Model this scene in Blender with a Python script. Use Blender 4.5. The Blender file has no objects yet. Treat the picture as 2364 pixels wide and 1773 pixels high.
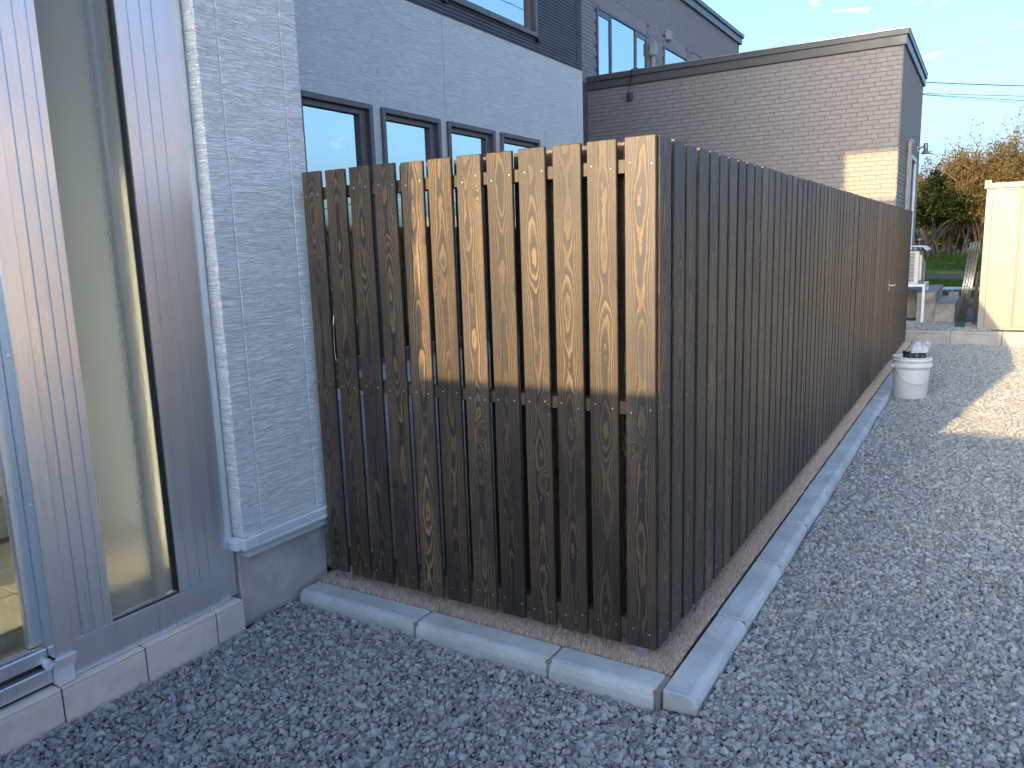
import bpy, bmesh, math, random
import numpy as np
from mathutils import Vector, Matrix

random.seed(7)
rng = np.random.default_rng(11)
SC = bpy.context.scene
COL = SC.collection
R = math.radians

# ------------------------------------------------------------------ camera, sky, sun, exposure
cam_d = bpy.data.cameras.new("camera")
cam_d.sensor_fit = 'HORIZONTAL'
cam_d.sensor_width = 36.0
cam_d.lens = 1781.454 / 2364 * 36
cam_d.clip_start = 0.05
cam_d.clip_end = 2000
cam = bpy.data.objects.new("camera", cam_d)
COL.objects.link(cam)
cam.location = (0.907, -2.372, 1.4008)
cam.rotation_euler = (1.398088, 0.030734, 0.546366)
SC.camera = cam

SUN_DIR = Vector((1.24, 7.9, -1.84)).normalized()      # direction the light travels
SUN_EL = math.asin(-SUN_DIR.z)
SUN_ROT = math.atan2(-SUN_DIR.x, -SUN_DIR.y)
SKY_STRENGTH = 0.15
SUN_STRENGTH = 2.3

world = bpy.data.worlds.new("World")
SC.world = world
world.use_nodes = True
wn = world.node_tree.nodes
wl = world.node_tree.links
wn.clear()
w_out = wn.new('ShaderNodeOutputWorld')
w_bg = wn.new('ShaderNodeBackground')
w_bg.inputs['Strength'].default_value = SKY_STRENGTH
sky = wn.new('ShaderNodeTexSky')
sky.sky_type = 'NISHITA'
sky.sun_disc = False
sky.sun_elevation = SUN_EL
sky.sun_rotation = SUN_ROT
sky.altitude = 60
sky.air_density = 0.8
sky.dust_density = 5.0
sky.ozone_density = 3.7
# thin wisps of cloud over the whole sky
tc = wn.new('ShaderNodeTexCoord')
mp = wn.new('ShaderNodeMapping')
mp.inputs['Location'].default_value = (0.37, 0.12, 0.55)
mp.inputs['Scale'].default_value = (5.0, 5.0, 11.0)
nz = wn.new('ShaderNodeTexNoise')
nz.inputs['Scale'].default_value = 2.3
nz.inputs['Detail'].default_value = 8
nz.inputs['Roughness'].default_value = 0.58
nz.inputs['Distortion'].default_value = 0.7
cr = wn.new('ShaderNodeValToRGB')
cr.color_ramp.elements[0].position = 0.60
cr.color_ramp.elements[1].position = 0.80
mx = wn.new('ShaderNodeMix')
mx.data_type = 'RGBA'
mx.inputs[7].default_value = (3.0, 2.9, 2.9, 1)
wl.new(tc.outputs['Generated'], mp.inputs['Vector'])
wl.new(mp.outputs[0], nz.inputs['Vector'])
wl.new(nz.outputs[0], cr.inputs[0])
wl.new(cr.outputs[0], mx.inputs[0])
wl.new(sky.outputs[0], mx.inputs[6])
wl.new(mx.outputs[2], w_bg.inputs['Color'])
wl.new(w_bg.outputs[0], w_out.inputs[0])

sun_d = bpy.data.lights.new("sun", 'SUN')
sun_d.energy = SUN_STRENGTH
sun_d.angle = R(0.53)
sun_d.color = (1.0, 0.68, 0.34)
sun = bpy.data.objects.new("sun", sun_d)
COL.objects.link(sun)
sun.rotation_euler = SUN_DIR.to_track_quat('-Z', 'Y').to_euler()
sun.location = (-6, -30, 12)

SC.view_settings.view_transform = 'Standard'
SC.view_settings.look = 'None'
SC.view_settings.exposure = 2.15
SC.view_settings.gamma = 1.0
SC.view_settings.use_curve_mapping = False
SC.render.engine = 'CYCLES'
SC.cycles.use_denoising = True
SC.cycles.max_bounces = 10
SC.cycles.diffuse_bounces = 4
SC.cycles.glossy_bounces = 4
SC.cycles.transmission_bounces = 8
SC.cycles.transparent_max_bounces = 12
SC.cycles.sample_clamp_indirect = 6.0

# ------------------------------------------------------------------ node helpers
class NT:
    """small wrapper to write node trees"""
    def __init__(self, name):
        self.m = bpy.data.materials.new(name)
        self.m.use_nodes = True
        self.t = self.m.node_tree
        self.n = self.t.nodes
        self.n.clear()
        self.out = self.n.new('ShaderNodeOutputMaterial')
    def new(self, kind, **kw):
        nd = self.n.new(kind)
        for k, v in kw.items():
            setattr(nd, k, v)
        return nd
    def put(self, sock, v):
        if isinstance(v, bpy.types.NodeSocket):
            self.t.links.new(v, sock)
        elif isinstance(v, bpy.types.Node):
            self.t.links.new(v.outputs[0], sock)
        elif v is not None:
            sock.default_value = v
    def math(self, op, a, b=None, c=None, clamp=False):
        nd = self.new('ShaderNodeMath', operation=op, use_clamp=clamp)
        self.put(nd.inputs[0], a)
        if b is not None: self.put(nd.inputs[1], b)
        if c is not None: self.put(nd.inputs[2], c)
        return nd.outputs[0]
    def vmath(self, op, a, b=None):
        nd = self.new('ShaderNodeVectorMath', operation=op)
        self.put(nd.inputs[0], a)
        if b is not None: self.put(nd.inputs[1], b)
        return nd.outputs[0]
    def coord(self, which='Object', scale=(1, 1, 1), loc=(0, 0, 0), rnd=0.0):
        c = self.new('ShaderNodeTexCoord')
        m = self.new('ShaderNodeMapping')
        self.put(m.inputs['Vector'], c.outputs[which])
        m.inputs['Scale'].default_value = scale
        m.inputs['Location'].default_value = loc
        if rnd:
            o = self.new('ShaderNodeObjectInfo')
            v = self.vmath('SCALE', (rnd, rnd * .7, rnd * .43))
            self.t.links.new(o.outputs['Random'], v.node.inputs['Scale'])
            return self.vmath('ADD', m.outputs[0], v)
        return m.outputs[0]
    def noise(self, vec, scale=5, detail=4, rough=.55, dist=0, dim='3D'):
        nd = self.new('ShaderNodeTexNoise', noise_dimensions=dim)
        self.put(nd.inputs['Vector'], vec)
        nd.inputs['Scale'].default_value = scale
        nd.inputs['Detail'].default_value = detail
        nd.inputs['Roughness'].default_value = rough
        nd.inputs['Distortion'].default_value = dist
        return nd.outputs[0]
    def voro(self, vec, scale=5, feature='F1', rand=1.0, out='Distance', dim='3D'):
        nd = self.new('ShaderNodeTexVoronoi', feature=feature, voronoi_dimensions=dim)
        self.put(nd.inputs['Vector'], vec)
        nd.inputs['Scale'].default_value = scale
        nd.inputs['Randomness'].default_value = rand
        return nd.outputs[out]
    def ramp(self, f, stops, interp='LINEAR'):
        nd = self.new('ShaderNodeValToRGB')
        cr = nd.color_ramp
        cr.interpolation = interp
        while len(cr.elements) < len(stops): cr.elements.new(.5)
        for e, (p, c) in zip(cr.elements, stops):
            e.position = p
            e.color = (*c, 1) if len(c) == 3 else c
        self.put(nd.inputs[0], f)
        return nd.outputs[0]
    def mix(self, f, a, b, blend='MIX'):
        nd = self.new('ShaderNodeMix', data_type='RGBA', blend_type=blend)
        self.put(nd.inputs[0], f)
        for s, v in ((6, a), (7, b)):
            if isinstance(v, tuple) and len(v) == 3: v = (*v, 1)
            self.put(nd.inputs[s], v)
        return nd.outputs[2]
    def maprange(self, v, a, b, c=0.0, d=1.0, smooth=False):
        nd = self.new('ShaderNodeMapRange', interpolation_type='SMOOTHSTEP' if smooth else 'LINEAR')
        self.put(nd.inputs[0], v)
        for k, x in zip((1, 2, 3, 4), (a, b, c, d)): nd.inputs[k].default_value = x
        return nd.outputs[0]
    def bump(self, h, strength=.5, dist=.01, normal=None):
        nd = self.new('ShaderNodeBump')
        self.put(nd.inputs['Height'], h)
        nd.inputs['Strength'].default_value = strength
        nd.inputs['Distance'].default_value = dist
        if normal is not None: self.put(nd.inputs['Normal'], normal)
        return nd.outputs[0]
    def principled(self, color, rough=.6, normal=None, **kw):
        nd = self.new('ShaderNodeBsdfPrincipled')
        if isinstance(color, tuple) and len(color) == 3: color = (*color, 1)
        self.put(nd.inputs['Base Color'], color)
        self.put(nd.inputs['Roughness'], rough)
        if normal is not None: self.put(nd.inputs['Normal'], normal)
        for k, v in kw.items():
            self.put(nd.inputs[k.replace('_', ' ')], v)
        self.t.links.new(nd.outputs[0], self.out.inputs[0])
        return nd
    def sep(self, v):
        nd = self.new('ShaderNodeSeparateXYZ')
        self.put(nd.inputs[0], v)
        return nd.outputs
    def comb(self, x, y, z):
        nd = self.new('ShaderNodeCombineXYZ')
        for i, v in enumerate((x, y, z)): self.put(nd.inputs[i], v)
        return nd.outputs[0]

def simple(name, col, rough=.6, var=.15, nscale=6, bump=0.0, bscale=80, metallic=0.0, rnd=3.0, spec=.5, bdist=.004):
    """plain colour with blotchy tone variation and fine relief"""
    t = NT(name)
    v = t.coord('Object', rnd=rnd)
    n = t.noise(v, nscale, 6, .6)
    f = t.maprange(n, .3, .7, 1 - var, 1 + var)
    c = t.vmath('SCALE', col)
    t.put(c.node.inputs['Scale'], f)
    nrm = None
    if bump:
        nrm = t.bump(t.noise(v, bscale, 4, .6), bump, bdist)
    rr = t.maprange(t.noise(v, nscale * 2.3, 3), .3, .7, max(rough - .06, .02), min(rough + .06, 1))
    t.principled(c, rr, nrm, Metallic=metallic, Specular_IOR_Level=spec)
    return t.m

# ------------------------------------------------------------------ materials
def mat_wood():
    t = NT("stained_cedar")
    oi = t.new('ShaderNodeObjectInfo')
    rnd = oi.outputs['Random']
    off = t.math('MULTIPLY', rnd, 137.0)
    c = t.new('ShaderNodeTexCoord')
    x, y, z = t.sep(c.outputs['Object'])
    # board cut from a log: pith sits off to one side, wanders along the length
    cx = t.math('MULTIPLY_ADD', t.noise(t.comb(0.0, off, t.math('MULTIPLY', z, .7)), 1.0, 2), .07, -.035)
    u = t.math('SUBTRACT', x, cx)
    quad = t.math('MULTIPLY', t.math('MULTIPLY', u, u), 2300.0)
    quad = t.math('ADD', quad, t.math('MULTIPLY', t.math('ABSOLUTE', y), 120.0))
    wander = t.math('MULTIPLY', t.noise(t.comb(t.math('MULTIPLY', x, .6), off, t.math('MULTIPLY', z, 1.1)), 1.6, 2, .5), 15.0)
    wob = t.math('MULTIPLY', t.noise(t.comb(t.math('MULTIPLY', x, 22.0), off, t.math('MULTIPLY', z, 6.0)), 1.0, 4, .6), 2.6)
    # knots
    kv = t.comb(t.math('ADD', t.math('MULTIPLY', x, 7.0), off), t.math('ADD', t.math('MULTIPLY', z, 3.1), off), 0.0)
    vn = t.new('ShaderNodeTexVoronoi', feature='F1', voronoi_dimensions='2D')
    t.put(vn.inputs['Vector'], kv)
    vn.inputs['Scale'].default_value = 1.0
    d = vn.outputs['Distance']
    gate = t.math('GREATER_THAN', t.sep(vn.outputs['Color'])[0], .52)
    kn = t.math('POWER', 2.718, t.math('MULTIPLY', t.math('MULTIPLY', d, d), -70.0))
    kn = t.math('MULTIPLY', kn, gate)
    F = t.math('ADD', t.math('ADD', quad, wander), t.math('ADD', wob, t.math('MULTIPLY', kn, 5.0)))
    F = t.math('ADD', F, off)
    fr = t.math('FRACT', F)
    ring = t.math('FLOOR', F)
    wnz = t.new('ShaderNodeTexWhiteNoise', noise_dimensions='1D')
    t.put(wnz.inputs['W'], ring)
    rr = wnz.outputs['Value']
    line = t.math('MULTIPLY', t.maprange(fr, .42, .80, 0, 1, True), t.maprange(fr, .92, 1.0, 1, 0, True))
    fill = t.math('MULTIPLY', t.math('POWER', rr, 3.0), t.maprange(fr, 0.05, .6, .1, 1.0))
    patch = t.noise(t.comb(t.math('MULTIPLY', x, 6.0), off, t.math('MULTIPLY', z, 1.6)), 1.3, 4, .6)
    pm = t.maprange(patch, .36, .66, .25, 1.0)
    g = t.math('MULTIPLY', t.math('ADD', t.math('MULTIPLY', line, .80), t.math('MULTIPLY', fill, .62)), pm)
    gv = t.new('ShaderNodeTexWhiteNoise', noise_dimensions='1D')
    t.put(gv.inputs['W'], t.math('ADD', off, 3.7))
    g = t.math('MULTIPLY', g, t.maprange(gv.outputs['Value'], 0, 1, .55, 1.15))
    fib = t.noise(t.comb(t.math('MULTIPLY', x, 420.0), t.math('MULTIPLY', y, 200.0), t.math('ADD', t.math('MULTIPLY', z, 7.0), off)), 1.0, 3, .6)
    g = t.math('MULTIPLY', g, t.maprange(fib, .3, .7, .55, 1.25))
    kdark = t.maprange(d, .03, .085, 1.0, 0.0, True)
    kdark = t.math('MULTIPLY', kdark, gate)
    # stain goes on unevenly: bluish charcoal and brown-black areas
    st = t.noise(t.comb(t.math('MULTIPLY', x, 9.0), off, t.math('MULTIPLY', z, 2.2)), 1.0, 5, .6)
    dark = t.mix(t.maprange(st, .38, .62), (.0130, .0145, .0160), (.0245, .0230, .0210))
    gold = t.mix(rr, (.27, .175, .075), (.19, .13, .065))
    colr = t.mix(g, dark, gold)
    colr = t.mix(t.math('MULTIPLY', kdark, .7), colr, (.02, .014, .010))
    bvar = t.new('ShaderNodeTexWhiteNoise', noise_dimensions='1D')
    t.put(bvar.inputs['W'], off)
    sc = t.vmath('SCALE', colr)
    t.put(sc.node.inputs['Scale'], t.maprange(bvar.outputs['Value'], 0, 1, .75, 1.4))
    # faint saw marks across the board + fibre relief
    saw = t.noise(t.comb(t.math('MULTIPLY', x, 3.0), off, t.math('MULTIPLY', z, 520.0)), 1.0, 1)
    hgt = t.math('ADD', t.math('MULTIPLY', g, .5), t.math('ADD', t.math('MULTIPLY', fib, .5), t.math('MULTIPLY', saw, .12)))
    t.principled(sc, t.maprange(fib, .3, .7, .42, .60), t.bump(hgt, .35, .0012), Specular_IOR_Level=.45)
    return t.m

def mat_siding(name, col, hs=1.0, relief=1.0):
    """chiselled horizontal-stroke siding; strokes run along the wall, made from stretched noises"""
    t = NT(name)
    c = t.new('ShaderNodeTexCoord')
    x, y, z = t.sep(c.outputs['Object'])
    a = t.math('ADD', x, y)                       # along-wall coordinate for either wall direction
    wob = t.noise(t.comb(t.math('MULTIPLY', a, 9.0 * hs), 0.0, t.math('MULTIPLY', z, 26.0 * hs)), 1.0, 3)
    z2 = t.math('ADD', z, t.math('MULTIPLY', wob, .006 / hs))
    n1 = t.noise(t.comb(t.math('MULTIPLY', a, 11.0 * hs), 1.7, t.math('MULTIPLY', z2, 110.0 * hs)), 1.0, 3, .55)
    n2 = t.noise(t.comb(t.math('MULTIPLY', a, 34.0 * hs), 6.1, t.math('MULTIPLY', z2, 210.0 * hs)), 1.0, 4, .6)
    rid = t.math('ABSOLUTE', t.math('SUBTRACT', n1, .5))
    plate = t.maprange(rid, .0, .07, 0, 1, True)
    long_l = t.noise(t.comb(t.math('MULTIPLY', a, 2.2 * hs), 3.3, t.math('MULTIPLY', z, 62.0 * hs)), 1.0, 2)
    groove = t.maprange(t.math('ABSOLUTE', t.math('SUBTRACT', long_l, .5)), .0, .014, 0, 1, True)
    h = t.math('ADD', t.math('MULTIPLY', plate, .6), t.math('ADD', t.math('MULTIPLY', n2, .55), t.math('MULTIPLY', groove, .5)))
    wash = t.noise(t.comb(t.math('MULTIPLY', a, 1.5), 0.0, t.math('MULTIPLY', z, .8)), 1.0, 4)
    f = t.maprange(wash, .3, .7, .92, 1.0)
    cc = t.vmath('SCALE', col)
    t.put(cc.node.inputs['Scale'], f)
    t.principled(cc, .62, t.bump(h, .8, .0045 * relief), Specular_IOR_Level=.35)
    return t.m

def mat_glass_thin(name, tint=(.93, .97, .96), ior=1.55, rough=0.0, refl=(1, 1, 1)):
    t = NT(name)
    fr = t.new('ShaderNodeFresnel')
    fr.inputs['IOR'].default_value = ior
    v = t.coord('Object')
    nrm = t.bump(t.noise(v, 1.6, 2), .06, .02)
    gl = t.new('ShaderNodeBsdfGlossy')
    gl.inputs['Roughness'].default_value = rough
    gl.inputs['Color'].default_value = (*refl, 1)
    t.put(gl.inputs['Normal'], nrm)
    tr = t.new('ShaderNodeBsdfTransparent')
    tr.inputs['Color'].default_value = (*tint, 1)
    ms = t.new('ShaderNodeMixShader')
    t.put(ms.inputs[0], fr.outputs[0])
    t.put(ms.inputs[1], tr.outputs[0])
    t.put(ms.inputs[2], gl.outputs[0])
    t.t.links.new(ms.outputs[0], t.out.inputs[0])
    return t.m

def mat_glass_textured():
    """pebbled obscure glass: rough refraction plus a little surface scatter"""
    t = NT("pebbled_glass")
    v = t.coord('Object')
    n = t.noise(v, 95, 3, .55, .4)
    n2 = t.noise(v, 9, 2)
    h = t.math('ADD', n, t.math('MULTIPLY', n2, .8))
    nrm = t.bump(h, .5, .0045)
    p = t.principled((.90, .95, .94), .16, nrm, Transmission_Weight=1.0, IOR=1.45)
    d = t.new('ShaderNodeBsdfDiffuse')
    d.inputs['Color'].default_value = (.60, .66, .66, 1)
    t.put(d.inputs['Normal'], nrm)
    tr = t.new('ShaderNodeBsdfTranslucent')
    tr.inputs['Color'].default_value = (.66, .70, .68, 1)
    a = t.new('ShaderNodeMixShader'); a.inputs[0].default_value = .5
    t.put(a.inputs[1], d.outputs[0]); t.put(a.inputs[2], tr.outputs[0])
    m = t.new('ShaderNodeMixShader'); m.inputs[0].default_value = .30
    t.put(m.inputs[1], p.outputs[0]); t.put(m.inputs[2], a.outputs[0])
    t.t.links.new(m.outputs[0], t.out.inputs[0])
    return t.m

def mat_alu(name="brushed_aluminium", col=(.84, .885, .92), rough=.32):
    t = NT(name)
    v = t.coord('Object', scale=(220, 220, 1.2))
    n = t.noise(v, 1.0, 3, .6)
    v2 = t.coord('Object')
    sm = t.noise(v2, 3.0, 4)
    rr = t.math('ADD', t.maprange(n, .3, .7, rough - .05, rough + .08), t.maprange(sm, .3, .7, -.03, .05))
    c = t.mix(t.maprange(n, .3, .7), tuple(k * .93 for k in col), col)
    t.principled(c, rr, t.bump(n, .06, .0006), Metallic=.85)
    return t.m

def mat_concrete(name, col=(.36, .37, .38), var=.16, rough=.85):
    t = NT(name)
    v = t.coord('Object', rnd=5)
    a = t.noise(v, 5, 6, .6)
    b = t.noise(v, 140, 3, .6)
    pit = t.voro(v, 90, 'F1')
    f = t.math('ADD', t.maprange(a, .3, .7, 1 - var, 1 + var), t.maprange(b, .3, .7, -.10, .10))
    c = t.vmath('SCALE', col)
    t.put(c.node.inputs['Scale'], f)
    h = t.math('ADD', b, t.math('MULTIPLY', t.maprange(pit, 0, .12, 0, 1), .5))
    t.principled(c, rough, t.bump(h, .35, .002), Specular_IOR_Level=.3)
    return t.m

def mat_brick():
    t = NT("taupe_brick_siding")
    v = t.coord('Object', rnd=9)
    a = t.noise(v, 14, 5, .62)
    b = t.noise(t.coord('Object', scale=(1, 1, 2.5), rnd=4), 55, 5, .65)
    f = t.maprange(a, .3, .7, .90, 1.1)
    c = t.vmath('SCALE', (.33, .295, .262))
    t.put(c.node.inputs['Scale'], f)
    t.principled(c, .8, t.bump(b, .6, .006), Specular_IOR_Level=.3)
    return t.m

def mat_stone():
    t = NT("crushed_andesite")
    at = t.new('ShaderNodeAttribute', attribute_type='INSTANCER', attribute_name='tone')
    tone = at.outputs['Fac']
    v = t.coord('Object')
    n = t.noise(v, 1.6, 6, .65)
    base = t.ramp(tone, [(0.0, (.21, .228, .220)), (.45, (.36, .385, .37)), (.8, (.48, .506, .482)), (.975, (.52, .54, .50)), (.985, (.36, .30, .22)), (1.0, (.50, .45, .36))])
    f = t.maprange(n, .3, .7, .78, 1.22)
    c = t.vmath('SCALE', base)
    t.put(c.node.inputs['Scale'], f)
    t.principled(c, .72, t.bump(t.noise(v, 5, 5, .65), .45, .12), Specular_IOR_Level=.4)
    return t.m

def mat_gravel_sheet(name, dark=(.05, .056, .055), light=(.20, .215, .21), scale=55):  # tones darkened to paint shade into the gaps between stones
    """what shows between and far beyond the modelled stones"""
    t = NT(name)
    v = t.coord('Object')
    d = t.voro(v, scale, 'F1')
    colr = t.sep(t.voro(v, scale, 'F1', out='Color'))[0]
    n = t.noise(v, .6, 4)
    c = t.mix(colr, dark, light)
    c2 = t.vmath('SCALE', c)
    t.put(c2.node.inputs['Scale'], t.maprange(n, .3, .7, .9, 1.1))
    h = t.math('SUBTRACT', 1.0, d)
    t.principled(c2, .85, t.bump(h, .9, .012), Specular_IOR_Level=.3)
    return t.m

def mat_attr(name, attr='tone', stops=(), rough=.7, translucent=0.0, spec=.3):
    t = NT(name)
    at = t.new('ShaderNodeAttribute', attribute_name=attr)
    c = t.ramp(at.outputs['Fac'], stops)
    if translucent:
        d = t.new('ShaderNodeBsdfDiffuse')
        t.put(d.inputs['Color'], c)
        tr = t.new('ShaderNodeBsdfTranslucent')
        t.put(tr.inputs['Color'], c)
        ms = t.new('ShaderNodeMixShader')
        ms.inputs[0].default_value = translucent
        t.put(ms.inputs[1], d.outputs[0])
        t.put(ms.inputs[2], tr.outputs[0])
        t.t.links.new(ms.outputs[0], t.out.inputs[0])
    else:
        t.principled(c, rough, Specular_IOR_Level=spec)
    return t.m

def mat_tile(name, col):
    t = NT(name)
    v = t.coord('Object', rnd=6)
    a = t.noise(v, 7, 6, .62, .6)
    b = t.noise(v, 26, 5, .6, .8)
    c = t.mix(t.maprange(a, .35, .68), col, tuple(k * .80 for k in col))
    h = t.math('ADD', a, t.math('MULTIPLY', b, .4))
    t.principled(c, .5, t.bump(h, .45, .012), Specular_IOR_Level=.45)
    return t.m

M = {}
M['wood'] = mat_wood()
M['white_siding'] = mat_siding("white_chiselled_siding", (.88, .885, .84), 1.0, 1.1)
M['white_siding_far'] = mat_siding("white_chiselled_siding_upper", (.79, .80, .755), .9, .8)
M['dark_siding'] = simple("charcoal_ribbed_siding", (.075, .08, .095), .6, .1, 3, .3, 120)
M['alu'] = mat_alu()
M['alu_dark'] = mat_alu("inner_aluminium", (.55, .58, .62), .3)
M['steel'] = mat_alu("galvanised_steel", (.62, .63, .64), .4)
M['gasket'] = simple("black_rubber", (.012, .012, .013), .5, .1)
M['glass_tex'] = mat_glass_textured()
M['glass_clear'] = mat_glass_thin("clear_glass", (.90, .95, .94), 1.5)
M['glass_win'] = mat_glass_thin("coated_window_glass", (.62, .80, .82), 7.0, .0, (.88, 1.0, .98))
M['win_frame'] = simple("bronze_grey_window_frame", (.135, .118, .112), .45, .06, 5)
M['concrete'] = mat_concrete("kerb_concrete", (.44, .48, .475), .22)
M['foundation'] = mat_concrete("foundation_render", (.50, .48, .43), .25)
M['mortar'] = mat_concrete("mortar", (.25, .235, .205), .15)
M['block'] = mat_concrete("retaining_block_concrete", (.36, .345, .315), .18)
M['old_concrete'] = mat_concrete("stained_concrete", (.30, .285, .26), .40)
M['brick'] = mat_brick()
M['brick_joint'] = simple("brick_joint", (.15, .132, .118), .9, .1)
M['parapet'] = simple("grey_brown_metal_flashing", (.105, .100, .090), .42, .06, 3, 0, 50)
M['tile'] = mat_tile("sandy_tile", (.80, .72, .62))
M['floor_tile'] = mat_tile("porch_floor_tile", (.55, .50, .42))
M['grout'] = simple("brown_grout", (.13, .10, .08), .9, .2)
M['caulk'] = simple('pale_caulk', (.62, .645, .64), .6, .05)
M['trim_white'] = simple("white_painted_trim", (.72, .74, .75), .4, .05)
M['stone'] = mat_stone()
M['gravel_sheet'] = mat_gravel_sheet("gravel_bed")
M['turf'] = mat_attr("brown_turf_fibre", 'tone', [(0, (.26, .19, .135)), (.5, (.66, .55, .44)), (1, (.90, .83, .73))], .55)
M['turf_back'] = simple("turf_backing", (.34, .25, .19), .9, .2)
M['liner'] = simple("black_weed_sheet", (.008, .008, .008), .8, .2)
M['cream'] = simple("cream_enamel", (.25, .225, .18), .4, .04, 2)
M['cream_seam'] = simple("cream_seam", (.13, .115, .09), .5, .04)
M['white_plastic'] = simple("white_plastic", (.60, .61, .62), .38, .05, 4)
M['black_plastic'] = simple("black_plastic_bag", (.02, .021, .022), .25, .2, 8)
M['green_plastic'] = simple("green_plastic", (.03, .24, .09), .3, .2, 8)
M['ac'] = simple("ivory_casing", (.62, .60, .56), .45, .05, 3)
M['dark'] = simple("shade_black", (.012, .013, .015), .8, .1)  # near-black colour standing in for unlit depth
M['blind'] = simple("pale_blind", (.60, .66, .66), .6, .05)
M['teal_cap'] = simple("dark_teal_plastic", (.025, .06, .075), .45, .1)
M['asphalt'] = simple("asphalt", (.055, .055, .058), .9, .15, 8, .3, 200)
M['grass_sheet'] = simple("grass_ground", (.045, .085, .018), .95, .35, 2, .4, 60)
M['soil'] = simple("soil", (.09, .07, .05), .95, .2)
M['bark'] = simple("grey_bark", (.085, .075, .066), .9, .3, 9, .6, 40)
M['bark_brown'] = simple("brown_bark", (.17, .10, .055), .9, .3, 9, .6, 40)
M['leaf_dark'] = mat_attr("dark_evergreen_leaf", 'tone', [(0, (.006, .011, .004)), (.6, (.014, .026, .008)), (1, (.045, .06, .014))], translucent=.25)
M['leaf_rust'] = mat_attr("rusty_young_leaf", 'tone', [(0, (.08, .05, .03)), (.4, (.135, .095, .05)), (.7, (.115, .125, .035)), (1, (.17, .17, .06))], translucent=.35)
M['leaf_yellow'] = mat_attr("yellow_green_leaf", 'tone', [(0, (.10, .12, .02)), (.6, (.19, .21, .04)), (1, (.34, .33, .10))], translucent=.4)
M['grass'] = mat_attr("grass_blade", 'tone', [(0, (.025, .06, .012)), (.6, (.055, .115, .022)), (1, (.12, .17, .04))], translucent=.3)
M['leaf_litter'] = simple("dry_leaf", (.16, .075, .04), .8, .3, 40)
M['wire'] = simple("black_cable", (.02, .02, .02), .6, .1)
M['lamp'] = simple("grey_lamp_metal", (.22, .24, .25), .35, .08, metallic=.6)
M['pipe'] = simple("pale_green_pipe", (.29, .30, .265), .45, .05)
M['beige'] = simple("beige_render", (.50, .40, .31), .85, .1, 2, .3, 60)
M['roof'] = simple("dark_roof", (.07, .07, .075), .7, .15, 4)
M['pole_metal'] = simple('dark_pole_metal', (.38, .35, .31), .30, .2, metallic=.9)
M['screw'] = simple("stainless_screw", (.55, .55, .55), .4, .05, metallic=.9)

# ------------------------------------------------------------------ object helpers
def tag(o, label=None, cat=None, group=None, kind=None):
    if label: o['label'] = label
    if cat: o['category'] = cat
    if group: o['group'] = group
    if kind: o['kind'] = kind
    return o

def thing(name, label, cat, base=(0, 0, 0), group=None, kind=None):
    e = bpy.data.objects.new(name, None)
    e.empty_display_size = .1
    COL.objects.link(e)
    e.location = base
    return tag(e, label, cat, group, kind)

def world_of(o):
    m = o.matrix_basis.copy()
    if o.parent is not None:
        m = world_of(o.parent) @ o.matrix_parent_inverse @ m
    return m

def add(name, me, mat=None, parent=None, loc=(0, 0, 0), rot=None):
    """link one mesh object; coordinates are world ones, whatever the parent"""
    o = bpy.data.objects.new(name, me)
    COL.objects.link(o)
    o.location = loc
    if rot is not None: o.rotation_euler = rot
    if mat is not None and len(me.materials) == 0: me.materials.append(mat)
    if parent is not None:
        o.parent = parent
        o.matrix_parent_inverse = world_of(parent).inverted()
    return o

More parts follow.
